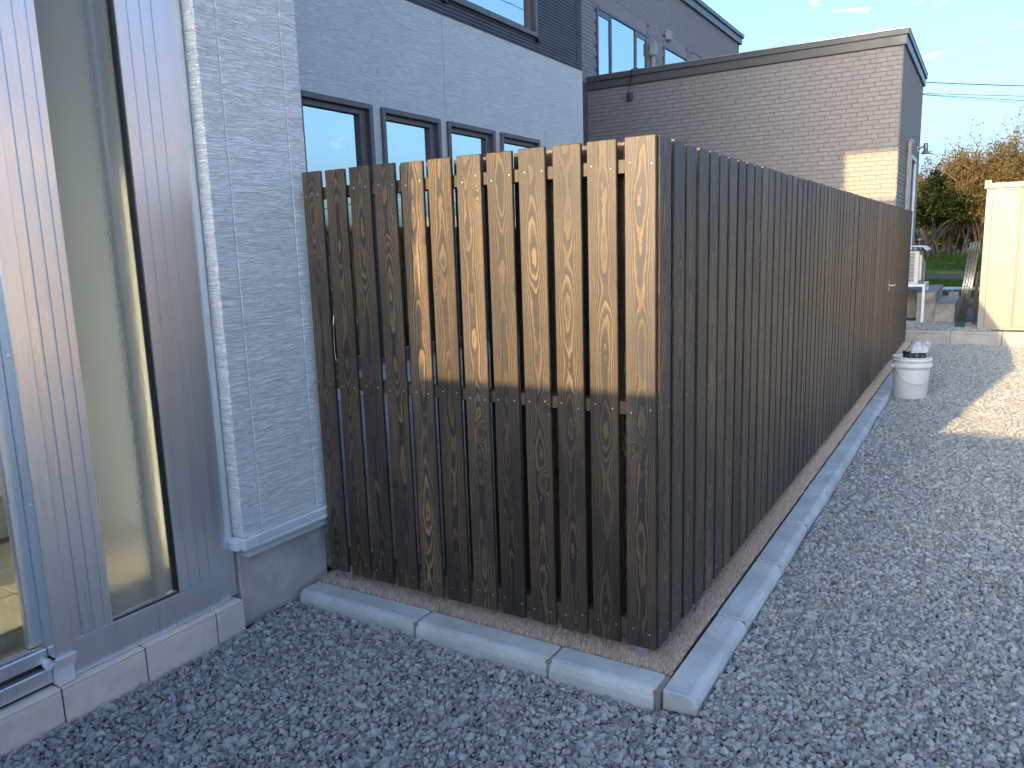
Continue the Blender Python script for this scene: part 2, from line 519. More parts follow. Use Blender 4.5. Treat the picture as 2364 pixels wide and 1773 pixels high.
class MB:
    """collects geometry into one mesh"""
    def __init__(self):
        self.v = []
        self.f = []
    def quad(self, a, b, c, d):
        n = len(self.v)
        self.v += [a, b, c, d]
        self.f.append((n, n + 1, n + 2, n + 3))
    def poly(self, pts):
        n = len(self.v)
        self.v += list(pts)
        self.f.append(tuple(range(n, n + len(pts))))
    def box(self, x0, x1, y0, y1, z0, z1, c=0.0):
        if c <= 0:
            n = len(self.v)
            self.v += [(x, y, z) for z in (z0, z1) for y in (y0, y1) for x in (x0, x1)]
            for q in ((0, 2, 3, 1), (4, 5, 7, 6), (0, 1, 5, 4), (2, 6, 7, 3), (0, 4, 6, 2), (1, 3, 7, 5)):
                self.f.append(tuple(n + i for i in q))
            return self
        # chamfered box: each corner becomes three points
        c = min(c, (x1 - x0) * .49, (y1 - y0) * .49, (z1 - z0) * .49)
        X, Y, Z = (x0, x1), (y0, y1), (z0, z1)
        n = len(self.v)
        idx = {}
        for i in (0, 1):
            for j in (0, 1):
                for k in (0, 1):
                    sx, sy, sz = (1, -1)[i], (1, -1)[j], (1, -1)[k]
                    for a, p in enumerate(((X[i], Y[j] + sy * c, Z[k] + sz * c), (X[i] + sx * c, Y[j], Z[k] + sz * c), (X[i] + sx * c, Y[j] + sy * c, Z[k]))):
                        idx[(i, j, k, a)] = len(self.v)
                        self.v.append(p)
        fl = []
        for i in (0, 1):
            fl.append([idx[(i, j, k, 0)] for j, k in ((0, 0), (1, 0), (1, 1), (0, 1))][::(1 if i else -1)])
            fl.append([idx[(j, i, k, 1)] for j, k in ((0, 0), (1, 0), (1, 1), (0, 1))][::(-1 if i else 1)])
            fl.append([idx[(j, k, i, 2)] for j, k in ((0, 0), (1, 0), (1, 1), (0, 1))][::(1 if i else -1)])
        for i in (0, 1):
            for j in (0, 1):
                fl.append([idx[(i, j, 0, 0)], idx[(i, j, 1, 0)], idx[(i, j, 1, 1)], idx[(i, j, 0, 1)]])
                fl.append([idx[(i, 0, j, 0)], idx[(i, 1, j, 0)], idx[(i, 1, j, 2)], idx[(i, 0, j, 2)]])
                fl.append([idx[(0, i, j, 1)], idx[(1, i, j, 1)], idx[(1, i, j, 2)], idx[(0, i, j, 2)]])
        for i in (0, 1):
            for j in (0, 1):
                for k in (0, 1):
                    fl.append([idx[(i, j, k, a)] for a in (0, 1, 2)])
        # make all faces point outwards
        cen = Vector(((x0 + x1) / 2, (y0 + y1) / 2, (z0 + z1) / 2))
        for f in fl:
            p = [Vector(self.v[q]) for q in f]
            nn = (p[1] - p[0]).cross(p[2] - p[0])
            m = sum(p, Vector()) / len(p)
            if nn.dot(m - cen) < 0: f = f[::-1]
            self.f.append(tuple(f))
        return self
    def tube(self, pts, r, seg=8, cap=True, r1=None):
        pts = [Vector(p) for p in pts]
        n0 = len(self.v)
        N = len(pts)
        up = None
        for i, p in enumerate(pts):
            d = (pts[min(i + 1, N - 1)] - pts[max(i - 1, 0)])
            if d.length < 1e-9: d = Vector((0, 0, 1))
            d.normalize()
            if up is None:
                up = d.orthogonal().normalized()
            else:
                up = (up - d * up.dot(d))
                up = up.normalized() if up.length > 1e-6 else d.orthogonal().normalized()
            s = d.cross(up)
            rr = r if r1 is None else r + (r1 - r) * i / max(N - 1, 1)
            for k in range(seg):
                a = 2 * math.pi * k / seg
                q = p + (up * math.cos(a) + s * math.sin(a)) * rr
                self.v.append(tuple(q))
        for i in range(N - 1):
            for k in range(seg):
                k2 = (k + 1) % seg
                a = n0 + i * seg
                self.f.append((a + k, a + k2, a + seg + k2, a + seg + k))
        if cap:
            self.f.append(tuple(n0 + k for k in range(seg))[::-1])
            self.f.append(tuple(n0 + (N - 1) * seg + k for k in range(seg)))
        return self
    def lathe(self, prof, c=(0, 0, 0), seg=40):
        n0 = len(self.v)
        for r, z in prof:
            for k in range(seg):
                a = 2 * math.pi * k / seg
                self.v.append((c[0] + r * math.cos(a), c[1] + r * math.sin(a), c[2] + z))
        for i in range(len(prof) - 1):
            for k in range(seg):
                k2 = (k + 1) % seg
                a = n0 + i * seg
                self.f.append((a + k, a + k2, a + seg + k2, a + seg + k))
        return self
    def mesh(self, name, smooth=False):
        me = bpy.data.meshes.new(name)
        me.from_pydata([tuple(p) for p in self.v], [], self.f)
        me.validate()
        if smooth:
            me.polygons.foreach_set('use_smooth', [True] * len(me.polygons))
        me.update()
        return me
    def build(self, name, mat, parent=None, smooth=False):
        return add(name, self.mesh(name, smooth), mat, parent)

def bx(name, mat, parent, x0, x1, y0, y1, z0, z1, c=0.0):
    """one box part, its origin at its own centre so that per-object texture offsets differ"""
    return MB().box(x0, x1, y0, y1, z0, z1, c).build(name, mat, parent)

def tri_mesh(name, verts, tris, tone=None):
    """fast triangle soup with an optional per-face 'tone' attribute"""
    me = bpy.data.meshes.new(name)
    verts = np.asarray(verts, np.float32)
    tris = np.asarray(tris, np.int32)
    nf = len(tris)
    k = tris.shape[1]
    me.vertices.add(len(verts))
    me.vertices.foreach_set('co', verts.ravel())
    me.loops.add(nf * k)
    me.loops.foreach_set('vertex_index', tris.ravel())
    me.polygons.add(nf)
    me.polygons.foreach_set('loop_start', np.arange(0, nf * k, k, dtype=np.int32))
    me.polygons.foreach_set('loop_total', np.full(nf, k, np.int32))
    if tone is not None:
        a = me.attributes.new('tone', 'FLOAT', 'FACE')
        a.data.foreach_set('value', np.asarray(tone, np.float32))
    me.update(calc_edges=True)
    return me

GZ = -0.098           # gravel level

# ------------------------------------------------------------------ ground
def undul(x, y):
    return .007 * np.sin(x * 3.1 + 1.3 * np.sin(y * 1.7)) + .006 * np.sin(y * 4.3 + 2 * np.sin(x * 2.2)) + .004 * np.sin(x * 9 + y * 7)

def make_ground():
    # one sheet to the horizon, finely cut near the fence so that it undulates with the stones
    xs = np.concatenate([[-400, -60, -12], np.linspace(-2, 5, 71), [9, 20, 80, 400]])
    ys = np.concatenate([[-400, -60, -12], np.linspace(-4.2, 10.4, 120), [14, 30, 90, 600]])
    X, Y = np.meshgrid(xs, ys)
    inner = (X > -1.9) & (X < 5) & (Y > -4.1) & (Y < 10.2)
    Zz = np.where(inner, GZ - .012 + undul(X, Y), GZ - .012)
    v = np.stack([X, Y, Zz], -1).reshape(-1, 3)
    nx, ny = len(xs), len(ys)
    i, j = np.meshgrid(np.arange(nx - 1), np.arange(ny - 1))
    a = (j * nx + i).ravel()
    q = np.stack([a, a + 1, a + nx + 1, a + nx], -1)
    me = tri_mesh("ground", v, q)
    o = add("ground", me, M['gravel_sheet'])
    tag(o, kind='structure')
make_ground()

def stones_tree(n_var=10):
    """geometry nodes: angular stone shapes (convex hulls of random points) set on the mesh's points"""
    g = bpy.data.node_groups.new("gravel_scatter", 'GeometryNodeTree')
    g.interface.new_socket("Geometry", in_out='INPUT', socket_type='NodeSocketGeometry')
    g.interface.new_socket("Geometry", in_out='OUTPUT', socket_type='NodeSocketGeometry')
    N, L = g.nodes, g.links
    gi, go = N.new('NodeGroupInput'), N.new('NodeGroupOutput')
    gti = N.new('GeometryNodeGeometryToInstance')
    rr = random.Random(3)
    for k in range(n_var):
        ico = N.new('GeometryNodeMeshIcoSphere')
        ico.inputs['Radius'].default_value = .5
        ico.inputs['Subdivisions'].default_value = 3
        dp = N.new('GeometryNodeDistributePointsOnFaces')
        dp.distribute_method = 'RANDOM'
        dp.inputs['Density'].default_value = 5.0
        dp.inputs['Seed'].default_value = 17 + k * 7
        ch = N.new('GeometryNodeConvexHull')
        tr = N.new('GeometryNodeTransform')
        tr.inputs['Scale'].default_value = (rr.uniform(1.0, 1.35), rr.uniform(.8, 1.05), rr.uniform(.55, .85))
        sm = N.new('GeometryNodeSetMaterial')
        sm.inputs['Material'].default_value = M['stone']
        L.new(ico.outputs[0], dp.inputs[0])
        L.new(dp.outputs[0], ch.inputs[0])
        L.new(ch.outputs[0], tr.inputs[0])
        L.new(tr.outputs[0], sm.inputs[0])
        L.new(sm.outputs[0], gti.inputs[0])
    def attr(name, typ):
        a = N.new('GeometryNodeInputNamedAttribute')
        a.data_type = typ
        a.inputs['Name'].default_value = name
        return next(s for s in a.outputs if s.enabled and s.name == 'Attribute')
    ip = N.new('GeometryNodeInstanceOnPoints')
    L.new(gi.outputs[0], ip.inputs['Points'])
    L.new(gti.outputs[0], ip.inputs['Instance'])
    ip.inputs['Pick Instance'].default_value = True
    L.new(attr('pick', 'INT'), ip.inputs['Instance Index'])
    e2r = N.new('FunctionNodeEulerToRotation')
    L.new(attr('rot', 'FLOAT_VECTOR'), e2r.inputs[0])
    L.new(e2r.outputs[0], ip.inputs['Rotation'])
    L.new(attr('size', 'FLOAT'), ip.inputs['Scale'])
    L.new(ip.outputs[0], go.inputs[0])
    return g

def make_gravel():
    pts = []
    def layer(x0, x1, y0, y1, pitch, zoff, jit=.45):
        nx, ny = int((x1 - x0) / pitch), int((y1 - y0) / pitch)
        gx, gy = np.meshgrid(np.arange(nx), np.arange(ny))
        px = x0 + (gx + .5 + rng.uniform(-jit, jit, gx.shape)) * pitch
        py = y0 + (gy + .5 + rng.uniform(-jit, jit, gx.shape)) * pitch
        px, py = px.ravel(), py.ravel()
        pz = GZ + zoff + undul(px, py) + rng.uniform(-.004, .004, px.shape)
        return np.stack([px, py, pz], -1)
    areas = [(-1.60, 3.2, -3.4, -.17), (.205, 3.2, -.17, 10.0)]
    for (x0, x1, y0, y1) in areas:
        far = y0 > -1
        P = layer(x0, x1, y0, y1, .0144, -.006)
        pts.append(P)
        yb = 5.0 if far else y1
        pts.append(layer(x0, x1, y0, yb, .0172, .003, .5))
    # gravel on the raised ground behind the retaining blocks
    P = layer(-.35, 1.0, 10.08, 11.3, .017, 0)
    P[:, 2] = .090 + rng.uniform(-.003, .006, len(P))
    pts.append(P)
    # heaped a little against the porch base
    P = np.concatenate(pts)
    # the near-left corner lies against the tiles: keep stones out of the wall
    keep = ~((P[:, 0] < -1.575) & (P[:, 1] < -.40)) & ~((P[:, 0] < .21) & (P[:, 1] > -.163) & (P[:, 1] < 9.9))
    P = P[keep]
    n = len(P)
    size = np.clip(rng.lognormal(math.log(.0190), .32, n), .010, .042)
    big = rng.random(n) < .004
    size[big] *= 1.5
    me = bpy.data.meshes.new("gravel")
    me.vertices.add(n)
    me.vertices.foreach_set('co', P.astype(np.float32).ravel())
    for nm, ty, arr in (('size', 'FLOAT', size), ('pick', 'INT', rng.integers(0, 10, n)), ('tone', 'FLOAT', rng.random(n))):
        a = me.attributes.new(nm, ty, 'POINT')
        a.data.foreach_set('value', arr.astype(np.int32 if ty == 'INT' else np.float32))
    a = me.attributes.new('rot', 'FLOAT_VECTOR', 'POINT')
    rot = np.stack([rng.normal(0, .55, n), rng.normal(0, .55, n), rng.uniform(0, 6.28, n)], -1)
    a.data.foreach_set('vector', rot.astype(np.float32).ravel())
    o = add("gravel", me)
    md = o.modifiers.new("scatter", 'NODES')
    md.node_group = stones_tree()
    tag(o, 'blue-grey crushed stone gravel covering the yard beside the kerb', 'gravel', kind='stuff')
make_gravel()

# ------------------------------------------------------------------ kerb
def make_kerb():
    e = thing('kerb', None, None, (0, 0, GZ), kind='structure')
    zt, zb = -.045, -.17
    def block(prof_axis, a0, a1):
        """profile across: inner edge square, outer edge chamfered and slightly battered"""
        m = MB()
        # across coordinate s: 0 inner .. .12 outer
        prof = [(0, zb), (0, zt - .004), (.004, zt), (.088, zt), (.100, zt - .004), (.112, zt - .016), (.119, zt - .034), (.124, zb)]
        def P(s, t, z):
            return (t, -.045 - s, z) if prof_axis == 'x' else (.08 + s, t, z)
        ch = .005
        rings = []
        for t, inset in ((a0, ch), (a0 + ch, 0), (a1 - ch, 0), (a1, ch)):
            rr = []
            for s, z in prof:
                s2 = s + (inset if s < .06 else -inset) * .8
                z2 = z - inset * .8 if z > zb + .01 else z
                rr.append(P(s2, t, z2))
            rings.append(rr)
        n = len(prof)
        base = len(m.v)
        for rr in rings: m.v += rr
        for i in range(3):
            for k in range(n - 1):
                m.f.append((base + i * n + k, base + i * n + k + 1, base + (i + 1) * n + k + 1, base + (i + 1) * n + k))
        m.f.append(tuple(base + k for k in range(n)))
        m.f.append(tuple(base + 3 * n + k for k in range(n))[::-1])
        me = m.mesh('kerb_block')
        bm = bmesh.new(); bm.from_mesh(me); bmesh.ops.recalc_face_normals(bm, faces=bm.faces); bm.to_mesh(me); bm.free()
        # move origin to block centre
        c = Vector(P(.06, (a0 + a1) / 2, zt))
        me.transform(Matrix.Translation(-c))
        o = add('kerb_block', me, M['concrete'], e, c)
        o.rotation_euler = (random.uniform(-.006, .006), random.uniform(-.006, .006), random.uniform(-.003, .003))
        return o
    for a0, a1 in ((-1.585, -.950), (-.940, -.348), (-.338, .056)):
        block('x', a0, a1)
    j = [-.148, .463] + [.463 + .6015 * k for k in range(1, 17)]
    for a0, a1 in zip(j[:-1], j[1:]):
        block('y', a0 + .0055, min(a1 - .0055, 9.96))
    mo = MB()
    for x in (-.945, -.343, .064):
        mo.box(x - .012, x + .012, -.155, -.050, zb, zt - .006)
    for y in j[1:-1]:
        mo.box(.085, .190, y - .008, y + .008, zb, zt - .010)
    mo.build('mortar_joint', M['mortar'], e)
make_kerb()

# ------------------------------------------------------------------ artificial turf strip
def make_turf():
    bx('weed_sheet', M['liner'], None, -1.62, .083, -.048, 9.9, -.12, -.066)
    tag(bpy.data.objects['weed_sheet'], kind='structure')
    regs = [(-1.60, .070, -.036, .10, 1.0), (-.06, .068, .10, 9.62, 1.0), (-2.6, -.06, .10, 2.2, .22)]
    V, T, tone = [], [], []
    vs, ts, tn = [], [], []
    off = 0
    for (x0, x1, y0, y1, dens) in regs:
        n = int((x1 - x0) * (y1 - y0) * 78000 * dens)
        px = rng.uniform(x0, x1, n)
        py = rng.uniform(y0, y1, n)
        h = rng.uniform(.012, .024, n)
        a = rng.uniform(0, 2 * np.pi, n)
        w = rng.uniform(.0013, .0022, n)
        ln = rng.uniform(.002, .014, n)
        la = rng.normal(.6, 1.1, n)
        zb = -.052
        b0 = np.stack([px - np.cos(a) * w, py - np.sin(a) * w, np.full(n, zb)], -1)
        b1 = np.stack([px + np.cos(a) * w, py + np.sin(a) * w, np.full(n, zb)], -1)
        tp = np.stack([px + np.cos(la) * ln, py + np.sin(la) * ln, zb + h], -1)
        vs.append(np.stack([b0, b1, tp], 1).reshape(-1, 3))
        ts.append(np.arange(n * 3).reshape(n, 3) + off)
        off += n * 3
        tn.append(np.clip(rng.beta(2, 2.2, n), 0, 1))
    me = tri_mesh('artificial_turf', np.concatenate(vs), np.concatenate(ts), np.concatenate(tn))
    o = add('artificial_turf', me, M['turf'])
    tag(o, 'brown artificial turf strip between the fence and the kerb', 'turf', kind='stuff')
    # woven backing as a slightly ragged sheet
    m = MB()
    m.box(-1.61, .066, -.033, .12, -.0655, -.0510)
    m.box(-.10, .064, .12, 9.64, -.0655, -.0515)
    m.box(-2.75, -.10, .12, 9.5, -.0655, -.0520)
    b = m.build('turf_backing', M['turf_back'])
    tag(b, kind='structure')
make_turf()

# ------------------------------------------------------------------ fence
PITCH, BW, BT, FH = .1311, .105, .015, 1.7394
XS = .006
def board_mesh(w, t, h, name):
    """board with eased edges; local x across, y thickness (front at -t), z up from 0"""
    m = MB()
    m.box(-w / 2, w / 2, 0, t, 0, h, .0022)
    return m.mesh(name)
ME_BOARD = board_mesh(BW, BT, FH, 'board')
ME_BOARD.materials.append(M['wood'])
ME_BACK = board_mesh(.100, BT, FH - .006, 'back_board')
ME_BACK.materials.append(M['wood'])
def screw_mesh():
    m = MB()
    m.lathe([(.0026, -.0004), (.0026, .0004), (.0020, .0008), (.0002, .0010)], seg=8)
    me = m.mesh('screw', True)
    me.transform(Matrix.Rotation(math.pi / 2, 4, 'X'))
    me.materials.append(M['screw'])
    return me
ME_SCREW = screw_mesh()
RAIL_Z = ((1.631, 1.676), (.835, .880), (.030, .090))

def make_fence():
    e = thing('wooden_fence', 'dark stained wooden board fence turning a corner on a concrete kerb', 'fence', (0, 0, 0))
    g = thing('fence_gate', 'narrow gate of dark vertical boards with a small steel lever handle', 'gate', (0, 7.35, 0))
    # front run, facing -Y
    for k in range(12):
        xc = -k * PITCH - BW / 2
        dz = random.uniform(-.002, .002)
        b = add('board', ME_BOARD, None, e, (xc + random.uniform(-.0012, .0012), random.uniform(-.0008, .0008), dz))
        b.rotation_euler = (random.uniform(-.0015, .0015), random.uniform(-.0016, .0016), 0)
        for zr in RAIL_Z:
            zc = (zr[0] + zr[1]) / 2
            for sx in (-.034, .034):
                s = add('screw', ME_SCREW, None, b, (xc + sx + random.uniform(-.005, .005), -.0006, zc + random.uniform(-.012, .012)))
    for k in range(12):
        xc = -k * PITCH - BW - (PITCH - BW) / 2
        if xc < -1.53: break
        add('back_board', ME_BACK, None, e, (xc, BT + .056, .004 + random.uniform(-.002, .002)))
    for z0, z1 in RAIL_Z:
        bx('rail', M['wood'], e, -1.560, -.019, BT + .0015, BT + .0545, z0, z1, .002)
    # side run, facing +X ; gate boards belong to the gate
    ys = .0218
    n = 72
    for k in range(n):
        y0 = ys + k * PITCH
        if y0 + BW > 9.48: break
        gate = 6.93 <= y0 + .02 < 7.83
        par = g if gate else e
        b = add('board', ME_BOARD, None, par, (XS + random.uniform(-.0012, .0012), y0 + BW / 2, random.uniform(-.002, .002)))
        b.rotation_euler = (random.uniform(-.0012, .0012), random.uniform(-.0012, .0012), math.pi / 2)
        if k < 6:
            for zr in RAIL_Z[1:]:
                zc = (zr[0] + zr[1]) / 2
                for sy in (-.034, .034):
                    s = add('screw', ME_SCREW, None, b, (XS + .0006, y0 + BW / 2 + sy, zc + random.uniform(-.012, .012)))
                    s.rotation_euler = (0, 0, math.pi / 2)
        yb = y0 + BW + (PITCH - BW) / 2
        bb = add('back_board', ME_BACK, None, par, (XS - BT - .060, yb, .004 + random.uniform(-.002, .002)))
        bb.rotation_euler = (0, 0, math.pi / 2)
    for z0, z1 in RAIL_Z:
        bx('rail', M['wood'], e, XS - BT - .0585, XS - BT - .0015, .060, 6.905, z0, z1, .002)
        bx('rail', M['wood'], g, XS - BT - .0585, XS - BT - .0015, 6.925, 7.835, z0, z1, .002)
        bx('rail', M['wood'], e, XS - BT - .0585, XS - BT - .0015, 7.855, 9.470, z0, z1, .002)
    # steel posts inside
    for (x, y) in ((-.060, .030), (-1.46, .030)):
        bx('post', M['steel'], e, x - .021, x + .021, y - .012, y + .030 - .0115, -.066, .029, .002)
    for y in (1.9, 3.8, 5.7, 6.88, 7.87, 9.3):
        bx('post', M['steel'], e, -.115, -.075, y - .02, y + .02, -.066, 1.70, .002)
    # gate lever
    h = MB()
    h.box(XS + .0006, XS + .006, 6.935, 6.965, .83, .95, .002)
    h.tube([(XS + .004, 6.95, .89), (XS + .05, 6.95, .89)], .009, 10)
    h.build('handle_plate', M['screw'], g)
    h = MB()
    h.tube([(XS + .046, 6.945, .89), (XS + .050, 6.99, .89), (XS + .050, 7.07, .888)], .009, 10)
    h.build('lever', M['screw'], g)
make_fence()

# ------------------------------------------------------------------ white house with porch
XF = -1.61            # outer face of the porch door frames
XW = -2.80            # main wall plane
def make_house():
    e = thing('white_house', 'white sided house with charcoal upper storey and glazed aluminium porch', 'house', (-2.2, 0, GZ))
    # --- projecting wall stub beside the porch
    XSt = -1.58
    def panel(name, mat, x0, x1, y0, y1, z0, z1, c=.003):
        return bx(name, mat, e, x0, x1, y0, y1, z0, z1, c)
    # panels overlap a pale caulked core that shows in the joints
    panel('siding_panel', M['white_siding'], XSt - .0080, XSt, -.43, -.3375, .288, 4.53)
    panel('siding_panel', M['white_siding'], XSt - .0080, XSt, -.3325, -.0285, .288, 4.53)
    panel('siding_panel', M['white_siding'], XSt - .0080, XSt, -.0235, .065, .288, 4.53)
    panel('siding_panel', M['white_siding'], -1.660, XSt - .0085, -.43, -.414, .288, 4.53)
    # wall core behind the panels, and its return to the main wall
    panel('wall_core', M['caulk'], -2.79, XSt - .0030, -.412, .048, .20, 4.52, 0)
    panel('siding_panel', M['white_siding'], -2.798, XSt - .0165, .049, .064, .288, 4.53)
    panel('concrete_foundation', M['foundation'], -2.75, -1.630, -.425, .060, -.25, .236, .004)
    # drip trim under the siding with cap pieces
    m = MB(); m.box(-1.640, -1.566, -.36, .040, .252, .284, .003); m.box(-1.640, -1.560, -.36, .040, .236, .251, .003)
    m.build('drip_trim', M['trim_white'], e)
    m = MB(); m.box(-1.645, -1.560, -.442, -.362, .238, .286, .004); m.box(-1.660, -1.585, -.462, -.4425, .240, .276, .003)
    m.build('trim_end_cap', M['trim_white'], e)
    m = MB(); m.box(-1.645, -1.558, .042, .098, .240, .288, .004)
    m.build('trim_end_cap', M['trim_white'], e)
    # --- main wall, ground floor: siding panels cut round the windows
    wins = [(1.21, 1.90), (2.001, 2.688), (2.789, 3.477), (3.578, 4.266)]
    wz0, wz1 = .62, 2.410
    def wall_cells(name, y0, y1, z0, z1, mat, holes):
        m = MB()
        ys = sorted({y0, y1, *[v for h in holes for v in h[:2] if y0 < v < y1]})
        zs = sorted({z0, z1, *[v for h in holes for v in h[2:] if z0 < v < z1]})
        for a, b in zip(ys[:-1], ys[1:]):
            for c, d in zip(zs[:-1], zs[1:]):
                my, mz = (a + b) / 2, (c + d) / 2
                if any(h[0] < my < h[1] and h[2] < mz < h[3] for h in holes): continue
                m.quad((XW, a, c), (XW, b, c), (XW, b, d), (XW, a, d))
        # edges of the sheet
        m.quad((XW, y0, z0), (XW, y0, z1), (XW - .016, y0, z1), (XW - .016, y0, z0))
        m.quad((XW, y1, z1), (XW, y1, z0), (XW - .016, y1, z0), (XW - .016, y1, z1))
        m.build(name, mat, e)
    holes = [(a, b, wz0, wz1) for a, b in wins]
    wall_cells('siding_panel', .066, 2.7785, .42, 3.195, M['white_siding_far'], holes)
    wall_cells('siding_panel', 2.7835, 5.10, .42, 3.195, M['white_siding_far'], holes)
    wall_cells('corner_trim', 5.105, 5.23, .42, 3.195, M['white_siding_far'], [])
    wall_cells('concrete_foundation', .066, 5.20, -.25, .415, M['foundation'], [])
    # house body behind (keeps rooms dark): back boxes with a gap behind the wall sheets
    panel('wall_core', M['brick_joint'], -8.0, -3.15, .10, 5.21, -.25, 5.30, 0)
    panel('wall_core', M['brick_joint'], -3.2, -2.83, 5.195, 5.215, -.25, 5.30, 0)
    panel('wall_core', M['brick_joint'], -3.2, -2.83, .07, .09, -.25, 5.30, 0)
    panel('wall_core', M['brick_joint'], -3.2, -2.83, .07, 5.21, 2.50, 3.10, 0)
    panel('siding_panel', M['white_siding_far'], -8.0, -2.801, 5.216, 5.231, -.2, 5.30, 0)
    # --- charcoal upper storey with horizontal ribs
    uw = (2.80, 4.27, 3.318, 4.75)
    m = MB()
    zz = 3.205
    rib = .0285
    prof = []
    def rib_rows(y0, y1, z0, z1):
        k0 = int(round((z0 - 3.205) / rib)); k1 = int(round((z1 - 3.205) / rib))
        for k in range(k0, k1):
            z = 3.205 + k * rib
            x = XW + .004
            m.quad((x - .006, y0, z), (x - .006, y1, z), (x - .006, y1, z + .005), (x - .006, y0, z + .005))
            m.quad((x - .006, y0, z + .005), (x - .006, y1, z + .005), (x, y1, z + .009), (x, y0, z + .009))
            m.quad((x, y0, z + .009), (x, y1, z + .009), (x, y1, z + .026), (x, y0, z + .026))
            m.quad((x, y0, z + .026), (x, y1, z + .026), (x - .006, y1, z + rib), (x - .006, y0, z + rib))
    zt = 5.32
    def R_(z): return 3.205 + round((z - 3.205) / rib) * rib
    rib_rows(.07, uw[0], 3.205, zt)
    rib_rows(uw[0], uw[1], 3.205, R_(uw[2]))
    rib_rows(uw[0], uw[1], R_(uw[3]), zt)
    rib_rows(uw[1], 5.095, 3.205, zt)
    rib_rows(5.105, 5.232, 3.205, zt)
    m.build('ribbed_siding', M['dark_siding'], e)
    bx('starter_trim', M['dark_siding'], e, XW - .012, XW + .006, .07, 5.232, 3.1975, 3.2045)
    # --- windows
    def window(y0, y1, z0, z1, fw=.05, blind=True, deep=.075):
        m = MB()
        x1, x0 = XW + .022, XW - .07
        m.box(x0, x1, y0 - .002, y0 + .035, z0, z1, .003)
        m.box(x0, x1, y1 - .035, y1 + .002, z0, z1, .003)
        m.box(x0, x1, y0 + .0355, y1 - .0355, z1 - .035, z1 + .002, .003)
        m.box(x0, x1 + .012, y0 + .0355, y1 - .0355, z0 - .002, z0 + .035, .003)
        w = m.build('window', M['win_frame'], e)
        s = MB()                                  # sash
        xa, xb = XW - .062, XW - .012
        a, b, c, d = y0 + .036, y1 - .036, z0 + .036, z1 - .036
        sw = .036
        s.box(xa, xb, a, a + sw, c, d, .003); s.box(xa, xb, b - sw - .03, b, c, d, .003)
        s.box(xa, xb, a + sw + .0005, b - sw - .0305, d - sw, d, .003); s.box(xa, xb, a + sw + .0005, b - sw - .0305, c, c + sw, .003)
        s.build('sash', M['win_frame'], w)
        bx('pane', M['glass_win'], w, XW - .045, XW - .041, a + sw, b - sw - .03, c + sw, d - sw)
        bx('room_shade_sheet', M['dark'], w, XW - .33, XW - .32, y0 - .05, y1 + .05, z0 - .05, z1 + .05)  # near-black sheet stands in for the darkness of the unlit room
        if blind:
            me = None
            nsl = int((z1 - z0 - .1) / .05)
            for k in range(nsl):
                z = z1 - .09 - k * .05
                if me is None:
                    q = MB(); q.box(-.019, .019, -(y1 - y0) / 2 + .05, (y1 - y0) / 2 - .05, -.0012, .0012)
                    me = q.mesh('slat'); me.materials.append(M['blind'])
                add('slat', me, None, w, (XW - .15, (y0 + y1) / 2, z), (0, R(62), 0))
        return w
    for i, (a, b) in enumerate(wins):
        window(a, b, wz0, wz1, blind=True)
    w = window(uw[0], uw[1], R_(uw[2]), R_(uw[3]), blind=False)
    # little black end brackets under the upper window
    for y in (uw[0] - .01, uw[1] - .02):
        bx('bracket', M['gasket'], e, XW + .005, XW + .035, y, y + .05, R_(uw[2]) - .035, R_(uw[2]) - .003, .004)
    # round vent hood near the far corner
    v = MB(); v.lathe([(.0, .06), (.03, .058), (.055, .045), (.065, .02), (.065, 0)], seg=20)
    me = v.mesh('vent_hood', True); me.transform(Matrix.Rotation(math.pi / 2, 4, 'Y'))
    add('vent_hood', me, M['alu'], e, (XW, 4.73, 2.33))
    # unseen roof and thick overhang, shaped to shade the brick house wall
    panel('shade_overhang', M['dark_siding'], -8.4, -1.95, -.40, 5.5, 5.345, 7.3, .01)
    panel('roof', M['roof'], -8.6, -1.85, -.50, 5.7, 7.301, 7.5, .01)
    # --- low front block out of view: near walls, flat roof height shaped for shade
    panel('porch_roof', M['trim_white'], -8.0, -1.59, -4.05, .045, 4.53 - .18, 4.53, .004)
    panel('siding_panel', M['white_siding'], -8.0, -2.82, -4.0, -3.98, -.2, 4.34)
    panel('siding_panel', M['white_siding'], XF - .05, XF - .02, -4.0, -.435, 2.62, 4.34)
    # inner porch walls
    panel('siding_panel', M['white_siding'], XW - .016, XW, -3.97, -.43, .42, 4.34)
    panel('skirting', M['trim_white'], XW - .01, XW + .02, -3.97, -.435, .385, .418, .003)
    panel('concrete_foundation', M['foundation'], XW - .2, XW - .005, -3.97, -.43, -.1, .384, 0)
    panel('siding_panel', M['white_siding'], XW + .001, -1.665, -.445, -.4305, .20, 4.34)
    panel('porch_ceiling', M['trim_white'], XW + .001, -1.63, -3.98, -.446, 2.60, 2.64, 0)
    # porch floor slab with square tiles and a riser
    panel('porch_slab', M['grout'], XW, -1.812, -3.97, -.448, -.1, .192, 0)
    ty = -.645
    tm = MB(); tm.box(-.147, .147, -.1485, .1485, -.008, 0, .002); tme = tm.mesh('floor_tile'); tme.materials.append(M['floor_tile'])
    for i in range(12):
        for k in range(4):
            xx = -1.80 - .147 - k * .301
            yy = -.602 - i * .301
            if xx - .147 < XW: continue
            add('floor_tile', tme, None, e, (xx, yy, .2005))
    rm = MB(); rm.box(-.004, .004, -.1485, .1485, -.045, .045, .001); rme = rm.mesh('riser_tile'); rme.materials.append(M['floor_tile'])
    for i in range(12):
        add('riser_tile', rme, None, e, (-1.806, -.75 - .602 + .45 - i * .301, .145))
    panel('porch_slab', M['grout'], -1.8115, -1.60, -3.97, -.46, -.1, .030, 0)
    # --- tiled plinth under the porch glazing
    xs = -1.580
